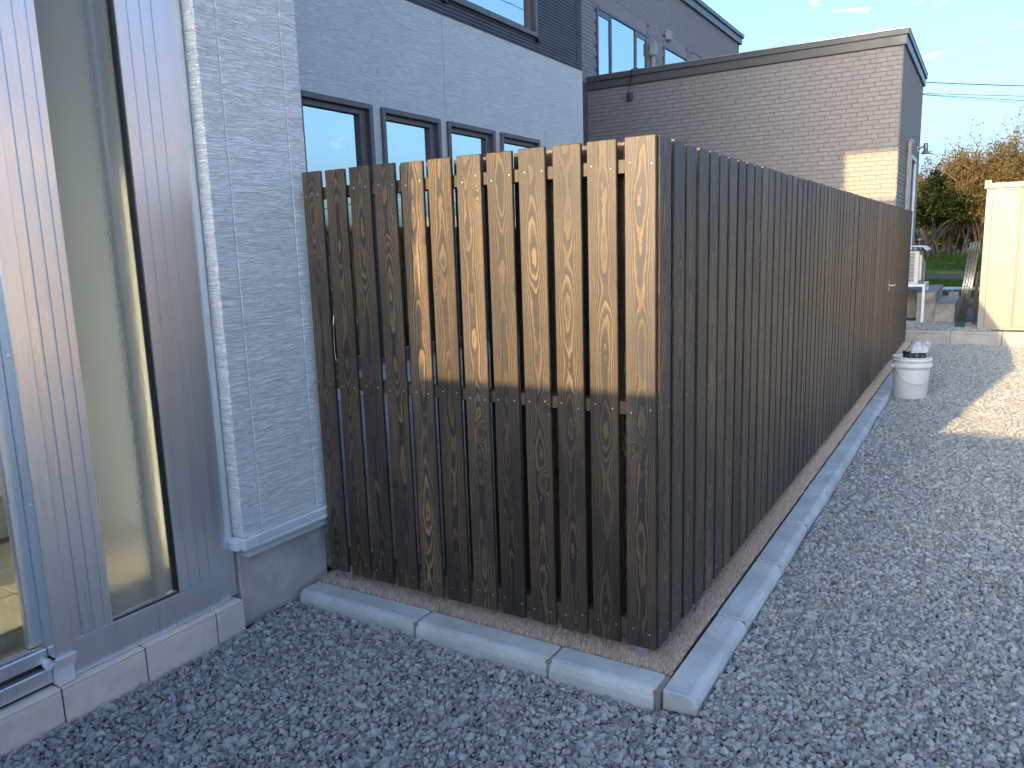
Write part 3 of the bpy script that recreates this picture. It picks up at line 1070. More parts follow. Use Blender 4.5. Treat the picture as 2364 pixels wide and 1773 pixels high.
    edges = [-.455, -.588] + [-.8895 - .297 * k for k in range(11)]
    for a, b in zip(edges[:-1], edges[1:]):
        bx('plinth_tile', M['tile'], e, xs - .010, xs, b + .0028, a - .0028, -.22, .0275, .002)
        bx('ledge_tile', M['tile'], e, -1.64, xs - .0005, b + .0028, a - .0028, .0285, .0385, .002)
    bx('plinth_grout', M['grout'], e, -1.66, xs - .006, edges[-1], -.4575, -.23, .0325)
    return e
HOUSE = make_house()

def make_porch_glazing(e):
    """aluminium screens of the porch, all in the plane x = XF"""
    A = M['alu']
    def stile(y0, y1, z0, z1, x0, x1, grooves):
        """box with vertical grooves cut in its outer face"""
        m = MB()
        g = .0028
        ys = [y0] + [v for gy in grooves for v in (gy - g, gy + g)] + [y1]
        for i in range(0, len(ys), 2):
            a, b = ys[i], ys[i + 1]
            m.quad((x1, a, z0), (x1, b, z0), (x1, b, z1), (x1, a, z1))
            if i + 2 < len(ys):
                c = ys[i + 2]
                m.quad((x1 - .006, b, z0), (x1 - .006, c, z0), (x1 - .006, c, z1), (x1 - .006, b, z1))
                m.quad((x1, b, z0), (x1 - .006, b, z0), (x1 - .006, b, z1), (x1, b, z1))
                m.quad((x1 - .006, c, z0), (x1, c, z0), (x1, c, z1), (x1 - .006, c, z1))
                m.quad((x1, b, z0), (x1, c, z0), (x1 - .006, c, z0), (x1 - .006, b, z0))
        m.quad((x1, y0, z0), (x1, y0, z1), (x0, y0, z1), (x0, y0, z0))
        m.quad((x1, y1, z1), (x1, y1, z0), (x0, y1, z0), (x0, y1, z1))
        m.quad((x0, y0, z0), (x0, y0, z1), (x0, y1, z1), (x0, y1, z0))
        return m
    ZT = 2.46
    # fixed screen: grooved stile, pebbled pane, grooved stile, jamb
    m = stile(-1.130, -.976, .166, ZT, XF - .045, XF, [-1.085, -1.043, -1.003])
    m.build('screen_stile', A, e)
    m = stile(-.712, -.536, .166, ZT, XF - .045, XF, [-.670, -.622, -.578])
    m.build('screen_stile', A, e)
    bx('bottom_rail', A, e, XF - .045, XF, -1.130, -.536, .0405, .1655, .002)
    bx('top_rail', A, e, XF - .045, XF + .01, -2.2, -.44, ZT + .0005, 2.64, .003)
    m = MB()
    m.box(XF - .045, XF - .004, -.5355, -.512, .0405, ZT, .002)
    m.box(XF - .05, XF - .014, -.5115, -.478, .0405, ZT, .002)
    m.box(XF - .055, XF - .030, -.4775, -.436, .0405, ZT, .002)
    m.build('jamb', A, e)
    bx('pane', M['glass_tex'], e, XF - .030, XF - .025, -.977, -.715, .164, ZT)
    m = MB()
    m.box(XF - .034, XF - .008, -.7215, -.7125, .172, ZT)
    m.box(XF - .034, XF - .010, -.9755, -.722, .1665, .1715)
    m.build('gasket', M['gasket'], e)
    bx('glazing_bead', M['alu_dark'], e, XF - .024, XF - .004, -.9755, -.722, .1725, .1800, .001)
    # inner layer: stile of a second screen seen through the pebbled pane
    m = MB()
    m.box(XF - .115, XF - .075, -.752, -.708, .05, ZT, .004)
    m.box(XF - .125, XF - .1155, -.745, -.715, .05, ZT, .002)
    m.build('inner_stile', M['alu_dark'], e)
    bx('inner_gasket', M['gasket'], e, XF - .110, XF - .080, -.7565, -.7525, .05, ZT)
    # near post with its foot bracket
    bx('corner_post', A, e, XF - .05, XF + .028, -1.190, -1.1305, .142, ZT, .003)
    m = MB()
    m.box(XF - .02, XF + .022, -1.188, -1.1325, .0405, .120, .003)
    m.poly([(XF + .024, -1.193, .1415), (XF + .040, -1.193, .1415), (XF + .024, -1.193, .105)])
    n = len(m.v)
    a = [(XF + .024, .1415), (XF + .042, .1415), (XF + .024, .100)]
    m.v += [(x, -1.192, z) for x, z in a] + [(x, -1.128, z) for x, z in a]
    m.f += [(n, n + 1, n + 2), (n + 3, n + 5, n + 4), (n, n + 3, n + 4, n + 1), (n + 1, n + 4, n + 5, n + 2), (n + 2, n + 5, n + 3, n)]
    m.build('post_foot', M['trim_white'], e)
    for z in (.115, .66, 1.13):
        s = MB(); s.lathe([(.006, 0), (.006, .002), (.003, .0035), (.0003, .004)], seg=12)
        me = s.mesh('bolt_cap', True); me.transform(Matrix.Rotation(math.pi / 2, 4, 'X'))
        add('bolt_cap', me, M['trim_white'], e, (XF + .006, -1.1905, z))
    # sliding leaf left of the post, clear glass
    d = bx('sliding_door', A, e, XF - .060, XF - .034, -1.235, -1.1905, .180, ZT, .003)
    bx('pane', M['glass_clear'], d, XF - .050, XF - .046, -2.14, -1.234, .176, ZT)
    bx('door_rail', A, d, XF - .052, XF - .016, -2.20, -1.1915, .124, .170, .003)
    bx('door_rail', A, d, XF - .050, XF - .006, -2.20, -1.1905, .052, .104, .003)
    bx('gasket', M['gasket'], d, XF - .056, XF - .030, -2.20, -1.1915, .1045, .1235)
    bx('gasket', M['gasket'], d, XF - .052, XF - .020, -2.20, -1.1910, .0400, .0515)
    bx('glazing_bead', M['alu_dark'], d, XF - .054, XF - .022, -2.20, -1.2355, .1705, .1795, .001)
    c = MB(); c.tube([(XF - .02, -1.197, .118), (XF + .004, -1.200, .118)], .016, 12)
    c.build('catch', M['trim_white'], d)
    bx('door_stile', A, d, XF - .060, XF - .034, -2.20, -2.1405, .180, ZT, .003)
    # further screens towards the near end (outside the picture)
    for k in range(2):
        y1 = -2.2 - k * .87
        bx('screen_stile', A, e, XF - .045, XF, y1 - .10, y1 - .002, .0405, 2.64, .003)
        bx('bottom_rail', A, e, XF - .045, XF, y1 - .868, y1 - .1005, .0405, .165, .003)
        bx('pane', M['glass_tex'], e, XF - .030, XF - .025, y1 - .868, y1 - .10, .164, 2.62)
    bx('corner_post', A, e, XF - .08, XF + .012, -4.0, -3.945, -.2, 4.34, .003)
    # near end, unseen: glazed frame for low sun, solid panels added to narrow it
    bx('sun_block_panel', A, e, XW + .002, -2.67, -4.0, -3.95, .04, 4.34, .003)
    bx('sun_block_panel', A, e, -2.24, XF - .081, -4.0, -3.95, .04, 4.34, .003)
    z = [(.04, .2), (2.56, 2.72), (3.05, 4.34)]
    for a, b in z:
        bx('end_rail', A, e, -2.669, -2.241, -4.0, -3.95, a, b, .003)
    bx('pane', M['glass_clear'], e, -2.669, -2.241, -3.977, -3.973, .2, 2.56)
    bx('pane', M['glass_clear'], e, -2.669, -2.241, -3.977, -3.973, 2.72, 3.05)
make_porch_glazing(HOUSE)

# ------------------------------------------------------------------ brick-sided neighbour house
BL, BH = .2325, .0683
def make_neighbour():
    e = thing('brick_house', 'taupe brick sided house with flat parapet roofs behind the fence', 'house', (-3, 11, .1))
    yw, xr, ye = 11.0, -.345, 14.90
    ztop = 4.20
    J = M['brick_joint']
    bx('wall_core', J, e, -9.0, xr - .010, yw + .010, ye - .010, -.2, ztop, 0)
    # front bricks: individuals for the biggest showing, the rest one mass
    gap = .0045
    def brick_mesh(L, name):
        m = MB()
        h = BH - gap
        # front chamfered, open back: local x along, y depth (0 = front), z up
        c = .005
        f = [(0, 0), (L, 0), (L, h), (0, h)]
        fi = [(c, c), (L - c, c), (L - c, h - c), (c, h - c)]
        n = 0
        m.v += [(x, .011, z) for x, z in f] + [(x, .004, z) for x, z in f] + [(x, 0, z) for x, z in fi]
        for i in range(4):
            k = (i + 1) % 4
            m.f.append((i, k, 4 + k, 4 + i))
            m.f.append((4 + i, 4 + k, 8 + k, 8 + i))
        m.f.append((8, 9, 10, 11))
        me = m.mesh(name)
        me.materials.append(M['brick'])
        return me
    full = brick_mesh(BL - gap, 'brick')
    rows = int((ztop - .05) / BH)
    inst, rest = [], MB()
    def emit(m, ox, oy, oz, L, axis):
        h = BH - gap
        c = .005
        f = [(0, 0), (L, 0), (L, h), (0, h)]
        fi = [(c, c), (L - c, c), (L - c, h - c), (c, h - c)]
        def P(u, d, z):
            return (ox + u, oy + d, oz + z) if axis == 'x' else (ox - d, oy + u, oz + z)
        n = len(m.v)
        m.v += [P(x, .011, z) for x, z in f] + [P(x, .004, z) for x, z in f] + [P(x, 0, z) for x, z in fi]
        for i in range(4):
            k = (i + 1) % 4
            m.f.append((n + i, n + k, n + 4 + k, n + 4 + i))
            m.f.append((n + 4 + i, n + 4 + k, n + 8 + k, n + 8 + i))
        m.f.append((n + 8, n + 9, n + 10, n + 11))
    cand = []
    for r in range(rows):
        z = ztop - (r + 1) * BH
        if z < 1.2: break
        off = (r % 3) * BL / 3 + .05
        x = xr - .012
        first = True
        while x > -6.3:
            L = (off if first else BL)
            x0 = x - L
            if L > .03:
                cand.append((x0, z, L - gap))
            x = x0
            first = False
    # nearest to the picture's clear part: right and top first
    vis = [c for c in cand if c[2] > BL - gap - 1e-6 and (c[1] > 1.62 + (-.36 - c[0]) * .30)]
    vis.sort(key=lambda c: -c[0])
    vis = set(vis[:300])
    for c in cand:
        if c in vis:
            add('brick', full, None, e, (c[0], yw + random.uniform(-.0008, .0008), c[1]))
        else:
            emit(rest, c[0], yw, c[1], c[2], 'x')
    o = rest.build('front_brickwork', M['brick'], e); o['kind'] = 'stuff'
    # corner and right-hand wall
    side = MB()
    for r in range(rows):
        z = ztop - (r + 1) * BH
        if z < .2: break
        y = yw - .004
        first = True
        off = BL - (r % 3) * BL / 3
        while y < ye - .02:
            L = off if first else BL
            if y + L > ye: L = ye - y
            hit = (12.86 < y + L / 2 < 14.02) and z < 2.82
            if not hit: emit(side, xr, y, z, max(L - gap, .02), 'y')
            y += L
            first = False
    o = side.build('side_brickwork', M['brick'], e); o['kind'] = 'stuff'
    # parapet: two-stepped metal fascia on both visible sides
    P = M['parapet']
    bx('parapet_fascia', P, e, -9.0, -.310, yw - .035, ye + .03, ztop + .001, ztop + .135, .004)
    bx('parapet_cap', P, e, -9.0, -.285, yw - .060, ye + .05, ztop + .1355, ztop + .215, .004)
    bx('cap_flashing', M['alu_dark'], e, -9.0, -.277, yw - .068, ye + .055, ztop + .2155, ztop + .232, .003)
    # side window, downpipe
    w = MB()
    w.box(xr - .05, xr + .03, 12.88, 12.95, .9, 2.80, .004); w.box(xr - .05, xr + .03, 13.92, 13.99, .9, 2.80, .004)
    w.box(xr - .05, xr + .03, 12.951, 13.919, 2.73, 2.80, .004); w.box(xr - .05, xr + .03, 12.951, 13.919, .9, .97, .004)
    wi = w.build('window', M['trim_white'], e)
    bx('sash', M['win_frame'], wi, xr - .04, xr + .012, 12.952, 13.03, .971, 2.729, .003)
    bx('pane', M['glass_win'], wi, xr - .02, xr - .015, 13.03, 13.918, .971, 2.729)
    d = MB()
    d.tube([(-.300, 12.2, .3), (-.300, 12.2, 2.86), (-.300, 12.205, 2.915), (-.300, 12.24, 2.94)], .036, 12)
    d.tube([(-.300, 12.235, 2.945), (-.300, 12.44, 2.945)], .036, 12)
    d.tube([(-.300, 12.42, 2.945), (-.300, 12.47, 2.945)], .046, 12)
    d.build('downpipe', M['pipe'], e, smooth=False)
    # cable box on the front with its cable
    bx('cable_box', M['parapet'], e, -4.74, -4.63, yw - .05, yw - .001, 3.93, 4.06, .006)
    c = MB(); c.tube([(-4.69, yw - .06, 3.90), (-4.69, yw - .075, 4.0), (-4.65, yw - .08, 4.25), (-4.61, yw - .09, 4.44), (-4.55, yw + .02, 4.455), (-4.4, yw + .5, 4.45)], .010, 6)
    c.build('cable', M['wire'], e)
    # --- two-storey block: wall x = -5.5
    xu, y0, y1, zu = -5.5, 8.5, 20.9, 6.92
    bx('wall_core', J, e, -13, xu - .010, y0, y1, -.2, zu, 0)
    holes = [(11.38, 13.86, 4.40, 5.745), (14.85, 16.40, 4.40, 5.735), (16.75, 17.6, 4.40, 5.70)]
    up = MB()
    for r in range(int((zu - 4.35) / BH) + 1):
        z = zu - (r + 1) * BH
        y = y0 + (r % 3) * BL / 3
        while y < y1:
            L = min(BL, y1 - y)
            my, mz = y + L / 2, z + BH / 2
            skip = any(h[0] - .03 < my < h[1] + .03 and mz < h[3] + (.24 if h[0] - .05 < my < h[1] + .05 else 0) for h in holes)
            if not skip: emit(up, xu, y, z, max(L - gap, .02), 'y')
            y += L
    o = up.build('upper_brickwork', M['brick'], e); o['kind'] = 'stuff'
    so = MB()
    for h in holes:                        # upright bricks over the windows
        n = int((h[1] - h[0] + .1) / BH)
        for k in range(n):
            so.box(xu - .010, xu, h[0] - .05 + k * BH, h[0] - .05 + (k + 1) * BH - gap, h[3] + .012, h[3] + .236, .004)
    o = so.build('soldier_bricks', M['brick'], e); o['kind'] = 'stuff'
    bx('parapet_fascia', P, e, -13, xu + .06, y0, y1 + .10, zu + .001, zu + .17, .004)
    bx('parapet_cap', P, e, -13, xu + .10, y0, y1 + .16, zu + .1705, zu + .25, .004)
    bx('cap_flashing', M['alu_dark'], e, -13, xu + .108, y0, y1 + .17, zu + .2505, zu + .265, .003)
    for h, splits in zip(holes, ((.62, 1.86), (), ())):
        f = MB()
        F = .05
        f.box(xu - .06, xu + .025, h[0], h[0] + F, h[2], h[3], .004); f.box(xu - .06, xu + .025, h[1] - F, h[1], h[2], h[3], .004)
        f.box(xu - .06, xu + .025, h[0] + F + .0005, h[1] - F - .0005, h[3] - F, h[3], .004)
        for s in splits:
            f.box(xu - .05, xu + .018, h[0] + s - .04, h[0] + s + .04, h[2], h[3] - F - .0005, .004)
        wi = f.build('window', M['parapet'], e)
        ed = [h[0] + F] + [h[0] + s for s in splits] + [h[1] - F]
        for k, (a, b) in enumerate(zip(ed[:-1], ed[1:])):
            lo = .04 if k else 0
            hi = .04 if k < len(ed) - 2 else 0
            if splits and k != 1:
                q = MB(); q.box(xu - .03, xu + .010, a + lo, b - hi, h[3] - F - .10, h[3] - F - .0005, .003)
                q.build('sash', M['parapet'], wi)
            bx('pane', M['glass_win'], wi, xu - .008, xu - .004, a + lo + .001, b - hi - .001, h[2], h[3] - F - .001)
            bx('blind', M['blind'], wi, xu - .0095, xu - .0085, a + lo + .002, b - hi - .002, h[2], h[3] - F - .002)
    pv = MB(); pv.tube([(xu + .06, 14.08, 4.3), (xu + .06, 14.08, 5.35)], .05, 12); pv.box(xu + .0, xu + .125, 13.98, 14.18, 5.35, 5.62, .02)
    pv.build('vent_pipe', M['pipe'], e)
    bx('vent_cover', M['pipe'], e, xu + .001, xu + .09, 14.93, 15.15, 5.86, 6.06, .02)
make_neighbour()

def make_wall_lamp():
    e = thing('wall_lamp', 'grey bell-shaped floodlight on the side wall of the brick house', 'lamp', (-.345, 14.3, 3.0))
    bx('wall_plate', M['lamp'], e, -.3445, -.325, 14.25, 14.35, 2.95, 3.06, .004)
    m = MB(); m.tube([(-.326, 14.3, 3.0), (-.27, 14.3, 3.035), (-.215, 14.3, 3.05)], .014, 8); m.build('arm', M['lamp'], e)
    m = MB(); m.lathe([(.0, .10), (.034, .10), (.038, .09), (.040, .0), (.036, -.02)], (-.205, 14.3, 3.00), 20); m.build('lamp_body', M['lamp'], e, True)
    m = MB(); m.lathe([(.036, -.02), (.050, -.05), (.072, -.075), (.078, -.09), (.074, -.09), (.048, -.055), (.030, -.03)], (-.205, 14.3, 3.00), 24); m.build('lamp_shade', M['lamp'], e, True)
make_wall_lamp()

# ------------------------------------------------------------------ raised ground, retaining blocks
def make_terrace():
    o = bx('terrace_ground', M['gravel_sheet'], None, -30, 30, 10.055, 16.6, -.3, .084)
    tag(o, kind='structure')
    e = thing('retaining_wall', 'low retaining wall of panelled concrete blocks at the end of the gravel yard', 'wall', (1, 10, GZ))
    m = MB()
    L, z0, z1 = .600, -.26, .092
    b = .045
    m.box(0, L, .012, .09, z0, z1, .003)
    fr = [(0, 0), (L, 0), (L, 1), (0, 1)]
    # raised border on the front
    m.box(0, b, 0, .0118, z0, z1 - .002, .004); m.box(L - b, L, 0, .0118, z0, z1 - .002, .004)
    m.box(b + .0005, L - b - .0005, 0, .0118, z1 - b, z1 - .002, .004)
    me = m.mesh('block'); me.materials.append(M['block'])
    for k in range(-3, 10):
        add('block', me, None, e, (-.077 + .6095 * k, 9.965 + random.uniform(-.002, .002), random.uniform(-.003, .003)))
    bx('joint_fill', M['mortar'], e, -2, 6, 9.985, 10.05, -.26, .07)
make_terrace()

# ------------------------------------------------------------------ shed
def make_shed():
    e = thing('storage_shed', 'cream metal storage shed standing behind the low block wall', 'shed', (2.2, 11, .09))
    C = M['cream']
    x0, x1, y0, y1, z0, z1 = .835, 3.4, 10.32, 12.0, .086, 2.03
    bx('body', M['cream_seam'], e, x0 + .008, x1 - .008, y0 + .008, y1, z0, z1 - .01, 0)
    seams = [x0, .915, 1.2395, 1.2565, 1.58, 1.905, 1.922, 2.25, 2.57, 2.588, 2.91, 3.32, x1]
    for a, b in zip(seams[:-1], seams[1:]):
        lo = .13 if .05 < b - a and a > .9 else z0 + .0005
        bx('wall_panel', C, e, a + .003, b - .003, y0, y0 + .02, lo, z1 - .012, .002)
    bx('base_rail', C, e, .9165, 3.318, y0 + .001, y0 + .02, z0 + .0005, .1275, .002)
    bx('side_panel', C, e, x0, x0 + .007, y0 + .021, y1, z0, z1 - .012, .002)
    bx('roof_rail', C, e, x0 + .055, x1 + .02, y0 - .025, y0 + .03, z1 - .011, z1 + .062, .004)
    bx('roof_corner', C, e, x0 - .03, x0 + .0545, y0 - .03, y0 + .06, z1 - .012, z1 + .103, .006)
    bx('roof_rail', C, e, x0 - .025, x0 + .03, y0 + .0605, y1, z1 - .011, z1 + .062, .004)
    bx('roof', M['roof'], e, x0 + .0305, x1, y0 + .031, y1, z1 - .009, z1 + .045, 0)
    r = MB()
    for k in range(8):
        r.box(x0 + .16 + k * .31, x0 + .20 + k * .31, y0 + .04, y1, z1 + .0455, z1 + .075, .004)
    r.build('roof_rib', M['roof'], e)
make_shed()

# ------------------------------------------------------------------ leaning poles, AC unit, steps
def make_poles():
    names = ['outermost of the four', 'second out from the shed side', 'third, between two others', 'tight against the shed wall']
    for k in range(4):
        e = thing('folding_pole', 'teal capped steel pole leaning on the shed, ' + names[k], 'pole', (.58 + k * .030, 10.44, .09), group='poles leaning on the shed')
        b = Vector((.578 + k * .030, 10.44 + .004 * k, .10)); t = Vector((.690 + k * .036, 10.60, 1.30))
        d = (t - b).normalized()
        for s in (-1, 1):
            m = MB()
            o = Vector((.0, .011 * s, 0)) + Vector((.006 * s, 0, 0))
            m.tube([b + d * .07 + o, t - d * .09 + o], .0085, 8)
            m.build('tube', M['pole_metal'], e, True)
        for p, q in ((b, b + d * .085), (t - d * .11, t)):
            m = MB(); m.tube([p, p + (q - p) * .12, p + (q - p) * .88, q], .0165, 8)
            m.build('end_cap', M['teal_cap'], e)
make_poles()

def make_ac():
    e = thing('air_conditioner', 'ivory outdoor air conditioner unit raised on a white steel stand', 'air conditioner', (-.13, 11.5, .1))
    x0, x1, y0, y1, z0, z1 = -.30, .010, 11.12, 11.92, .685, 1.185
    bx('casing', M['ac'], e, x0, x1, y0, y1, z0, z1, .012)
    bx('grille_shade_sheet', M['dark'], e, x0 + .03, -.052, y0 - .0035, y0 - .0015, z0 + .03, z1 - .03)  # near-black sheet on the casing paints the shade between louvres
    m = MB()
    for k in range(21):
        z = z0 + .035 + k * .0208
        m.box(x0 + .028, -.048, y0 - .010, y0 - .004, z, z + .0095)
    m.build('louvre_grille', M['ac'], e)
    bx('pipe_cover', M['ac'], e, x1 + .0005, x1 + .035, y0 + .06, y0 + .26, z0 + .05, z1 - .06, .008)
    p = MB()
    for y in (11.5, 11.56):
        p.tube([(x1 + .02, y, z1 - .12), (x1 + .05, y, z1 - .2), (x1 + .045, y, z0 - .02), (x1 - .02, y + .2, z0 - .05)], .012, 8)
    p.build('refrigerant_pipe', M['pipe'], e)
    # arched snow cover
    c = MB()
    n = 9
    pts = []
    for i in range(n):
        a = i / (n - 1)
        x = -.36 + a * .475
        z = 1.200 + .062 * (1 - (2 * a - 1) ** 4) ** .5 if 0 < a < 1 else 1.200
        pts.append((x, z))
    yA, yB = 11.03, 12.0
    base = len(c.v)
    for y in (yA, yB):
        c.v += [(x, y, z) for x, z in pts] + [(x, y, z - .012) for x, z in reversed(pts)]
    N2 = 2 * n
    for k in range(N2):
        k2 = (k + 1) % N2
        c.f.append((k, k2, N2 + k2, N2 + k))
    c.f.append(tuple(range(N2))[::-1]); c.f.append(tuple(range(N2, 2 * N2)))
    c.build('snow_cover', M['white_plastic'], e)
    # stand
    s = MB()
    s.box(-.36, .115, 11.10, 11.14, .640, .684, .003); s.box(-.36, .115, 11.86, 11.90, .640, .684, .003)
    s.box(.075, .1145, 11.141, 11.859, .640, .6835, .003)
    s.build('stand_frame', M['trim_white'], e)
    for y in (11.10, 11.86):
        for x in (-.35, .075):
            g = MB(); g.box(x, x + .038, y, y + .006, .09, .639, .001); g.box(x + .032, x + .038, y + .0065, y + .035, .09, .639, .001); g.box(x - .03, x + .038, y - .02, y + .04, .086, .0895)
            g.build('leg', M['trim_white'], e)
make_ac()

def make_steps():
    e = thing('concrete_steps', 'two stained concrete entrance steps beside the brick house', 'steps', (.2, 12, .1))
    bx('upper_step', M['old_concrete'], e, -.335, .255, 11.97, 13.5, .05, .545, .006)
    bx('upper_landing', M['old_concrete'], e, .0, .256, 11.27, 11.969, .05, .544, .006)
    bx('lower_step', M['old_concrete'], e, .2565, .530, 11.25, 13.2, .05, .368, .006)
make_steps()

# ------------------------------------------------------------------ bucket and bag
def make_bucket():
    c = (.357, 5.72, GZ + .004)
    e = thing('paint_bucket', 'white plastic bucket with wire handle standing on the gravel by the kerb', 'bucket', c)
    prof = [(.0, .004), (.128, .004), (.138, .0), (.142, .006), (.158, .27), (.159, .292), (.171, .294), (.1725, .300), (.1725, .322), (.170, .326), (.1615, .327), (.1625, .352), (.172, .354), (.173, .366), (.1645, .368), (.166, .382), (.170, .385), (.170, .392), (.162, .393), (.158, .380), (.154, .30), (.138, .012), (.0, .012)]
    m = MB(); m.lathe(prof, c, 56); m.build('body', M['white_plastic'], e, True)
    # bail handle hanging down on the camera side
    fx = Vector((.56, -1.0, 0)).normalized()
    sx = Vector((1, .56, 0)).normalized()
    pts = []
    C = Vector(c)
    for a in np.linspace(-1, 1, 15):
        ang = a * math.pi / 2
        s = math.sin(ang)
        drop = .165 * (1 - abs(a) ** 1.6)
        rr = .176 - .010 * (drop / .165)
        pts.append(C + sx * (rr * s) + fx * (rr * math.cos(ang) + .004) + Vector((0, 0, .305 - drop)))
    h = MB(); h.tube(pts, .0032, 6); h.build('handle', M['steel'], e)
    for s in (-1, 1):
        q = MB(); p = C + sx * (.172 * s) + Vector((0, 0, .305))
        q.tube([p, p + sx * (.012 * s)], .014, 12); q.build('handle_ear', M['white_plastic'], e)
    # bag stuffed in the bucket: crumpled sack, black and green, with a clear crumpled neck
    b = thing('rubbish_bag', 'crumpled black and green bag with pale plastic stuffed into the bucket', 'bag', (c[0], c[1], c[2] + .30))
    def crumple(name, mat, cx, cy, z0, z1, r0, r1, seed, amp, seg=36, rows=14, lean=(0, 0), topamp=0.0):
        rr = np.random.default_rng(seed)
        ph = rr.uniform(0, 6.28, 8)
        m = MB()
        for i in range(rows):
            f = i / (rows - 1)
            for k in range(seg):
                a = 2 * math.pi * k / seg
                w = sum(math.sin(a * (q + 2) + ph[q] + f * (q - 3) * 1.3) for q in range(8)) / 8
                r = (r0 + (r1 - r0) * f) * (1 + amp * w) + rr.uniform(-.004, .004)
                z = z0 + (z1 - z0) * f + topamp * f * math.sin(a * 3 + ph[1]) + rr.uniform(-.004, .004)
                m.v.append((cx + lean[0] * f + r * math.cos(a), cy + lean[1] * f + r * math.sin(a) * .8, z))
        for i in range(rows - 1):
            for k in range(seg):
                k2 = (k + 1) % seg
                m.f.append((i * seg + k, i * seg + k2, (i + 1) * seg + k2, (i + 1) * seg + k))
        m.f.append(tuple((rows - 1) * seg + k for k in range(seg)))
        m.build(name, mat, b)
    crumple('green_base', M['green_plastic'], c[0] + .02, c[1], c[2] + .30, c[2] + .405, .080, .092, 4, .12)
    crumple('black_sack', M['black_plastic'], c[0] + .015, c[1], c[2] + .380, c[2] + .440, .098, .088, 5, .18, rows=8)
    crumple('pale_neck', M['clear_bag'], c[0] + .03, c[1], c[2] + .43, c[2] + .50, .090, .055, 6, .4, lean=(.04, 0), topamp=.025)
    crumple('pale_tip', M['clear_bag'], c[0] + .085, c[1], c[2] + .46, c[2] + .515, .022, .038, 9, .5, rows=8, lean=(.04, 0), topamp=.012)

def mat_clear_bag():
    t = NT("clear_crumpled_plastic")
    v = t.coord('Object')
    t.principled((.62, .64, .68), .25, t.bump(t.noise(v, 40, 4), .6, .01), Transmission_Weight=.25)
    return t.m
M['clear_bag'] = mat_clear_bag()
make_bucket()

# ------------------------------------------------------------------ fallen leaves
LEAF_LABELS = ['dry brown leaf on the gravel near the concrete foundation', 'dry brown leaf against the front kerb by its first joint', 'dry brown leaf a hand away from the front kerb', 'dry brown leaf at the outer corner of the kerb',
    'lone dry brown leaf out on the open gravel before the front kerb', 'dry brown leaf beside the second block of the long kerb', 'dry brown leaf in the shade before the bucket', 'dry brown leaf on the gravel right beside the bucket',
    'dry brown leaf on the gravel beyond the bucket near the sunlit patch', 'dry brown leaf on the gravel just behind the bucket', 'dry brown leaf at the near edge of the sunlit gravel', 'dry brown leaf near the low retaining wall', 'dry brown leaf beside the fourth block of the long kerb']
def make_litter():
    me = None
    m = MB()
    L = [(0, -.5), (.16, -.25), (.2, .05), (.1, .35), (0, .5), (-.1, .35), (-.2, .05), (-.16, -.25)]
    n = len(L)
    for x, y in L: m.v.append((x, y, .10 * abs(x) * 4 + .08 * y * y * 4))
    m.v.append((0, 0, 0))
    for k in range(n): m.f.append((k, (k + 1) % n, n))
    me = m.mesh('fallen_leaf'); me.materials.append(M['leaf_litter'])
    spots = [(-1.28, -.22), (-.62, -.34), (-.42, -.46), (.24, -.26), (-.02, -.72), (.42, 1.05), (.62, 4.6), (.72, 5.4), (.85, 6.3), (.62, 6.4), (1.0, 3.5), (.9, 8.0), (.45, 2.1)]
    for i, (x, y) in enumerate(spots):
        s = random.uniform(.030, .055)
        o = add('fallen_leaf', me, None, None, (x, y, GZ + .016 + float(undul(np.array(x), np.array(y)))), (random.uniform(-.35, .35), random.uniform(-.35, .35), random.uniform(0, 6.28)))
        o.scale = (s, s, s)
        tag(o, LEAF_LABELS[i], 'leaf', 'fallen leaves on the gravel')
make_litter()

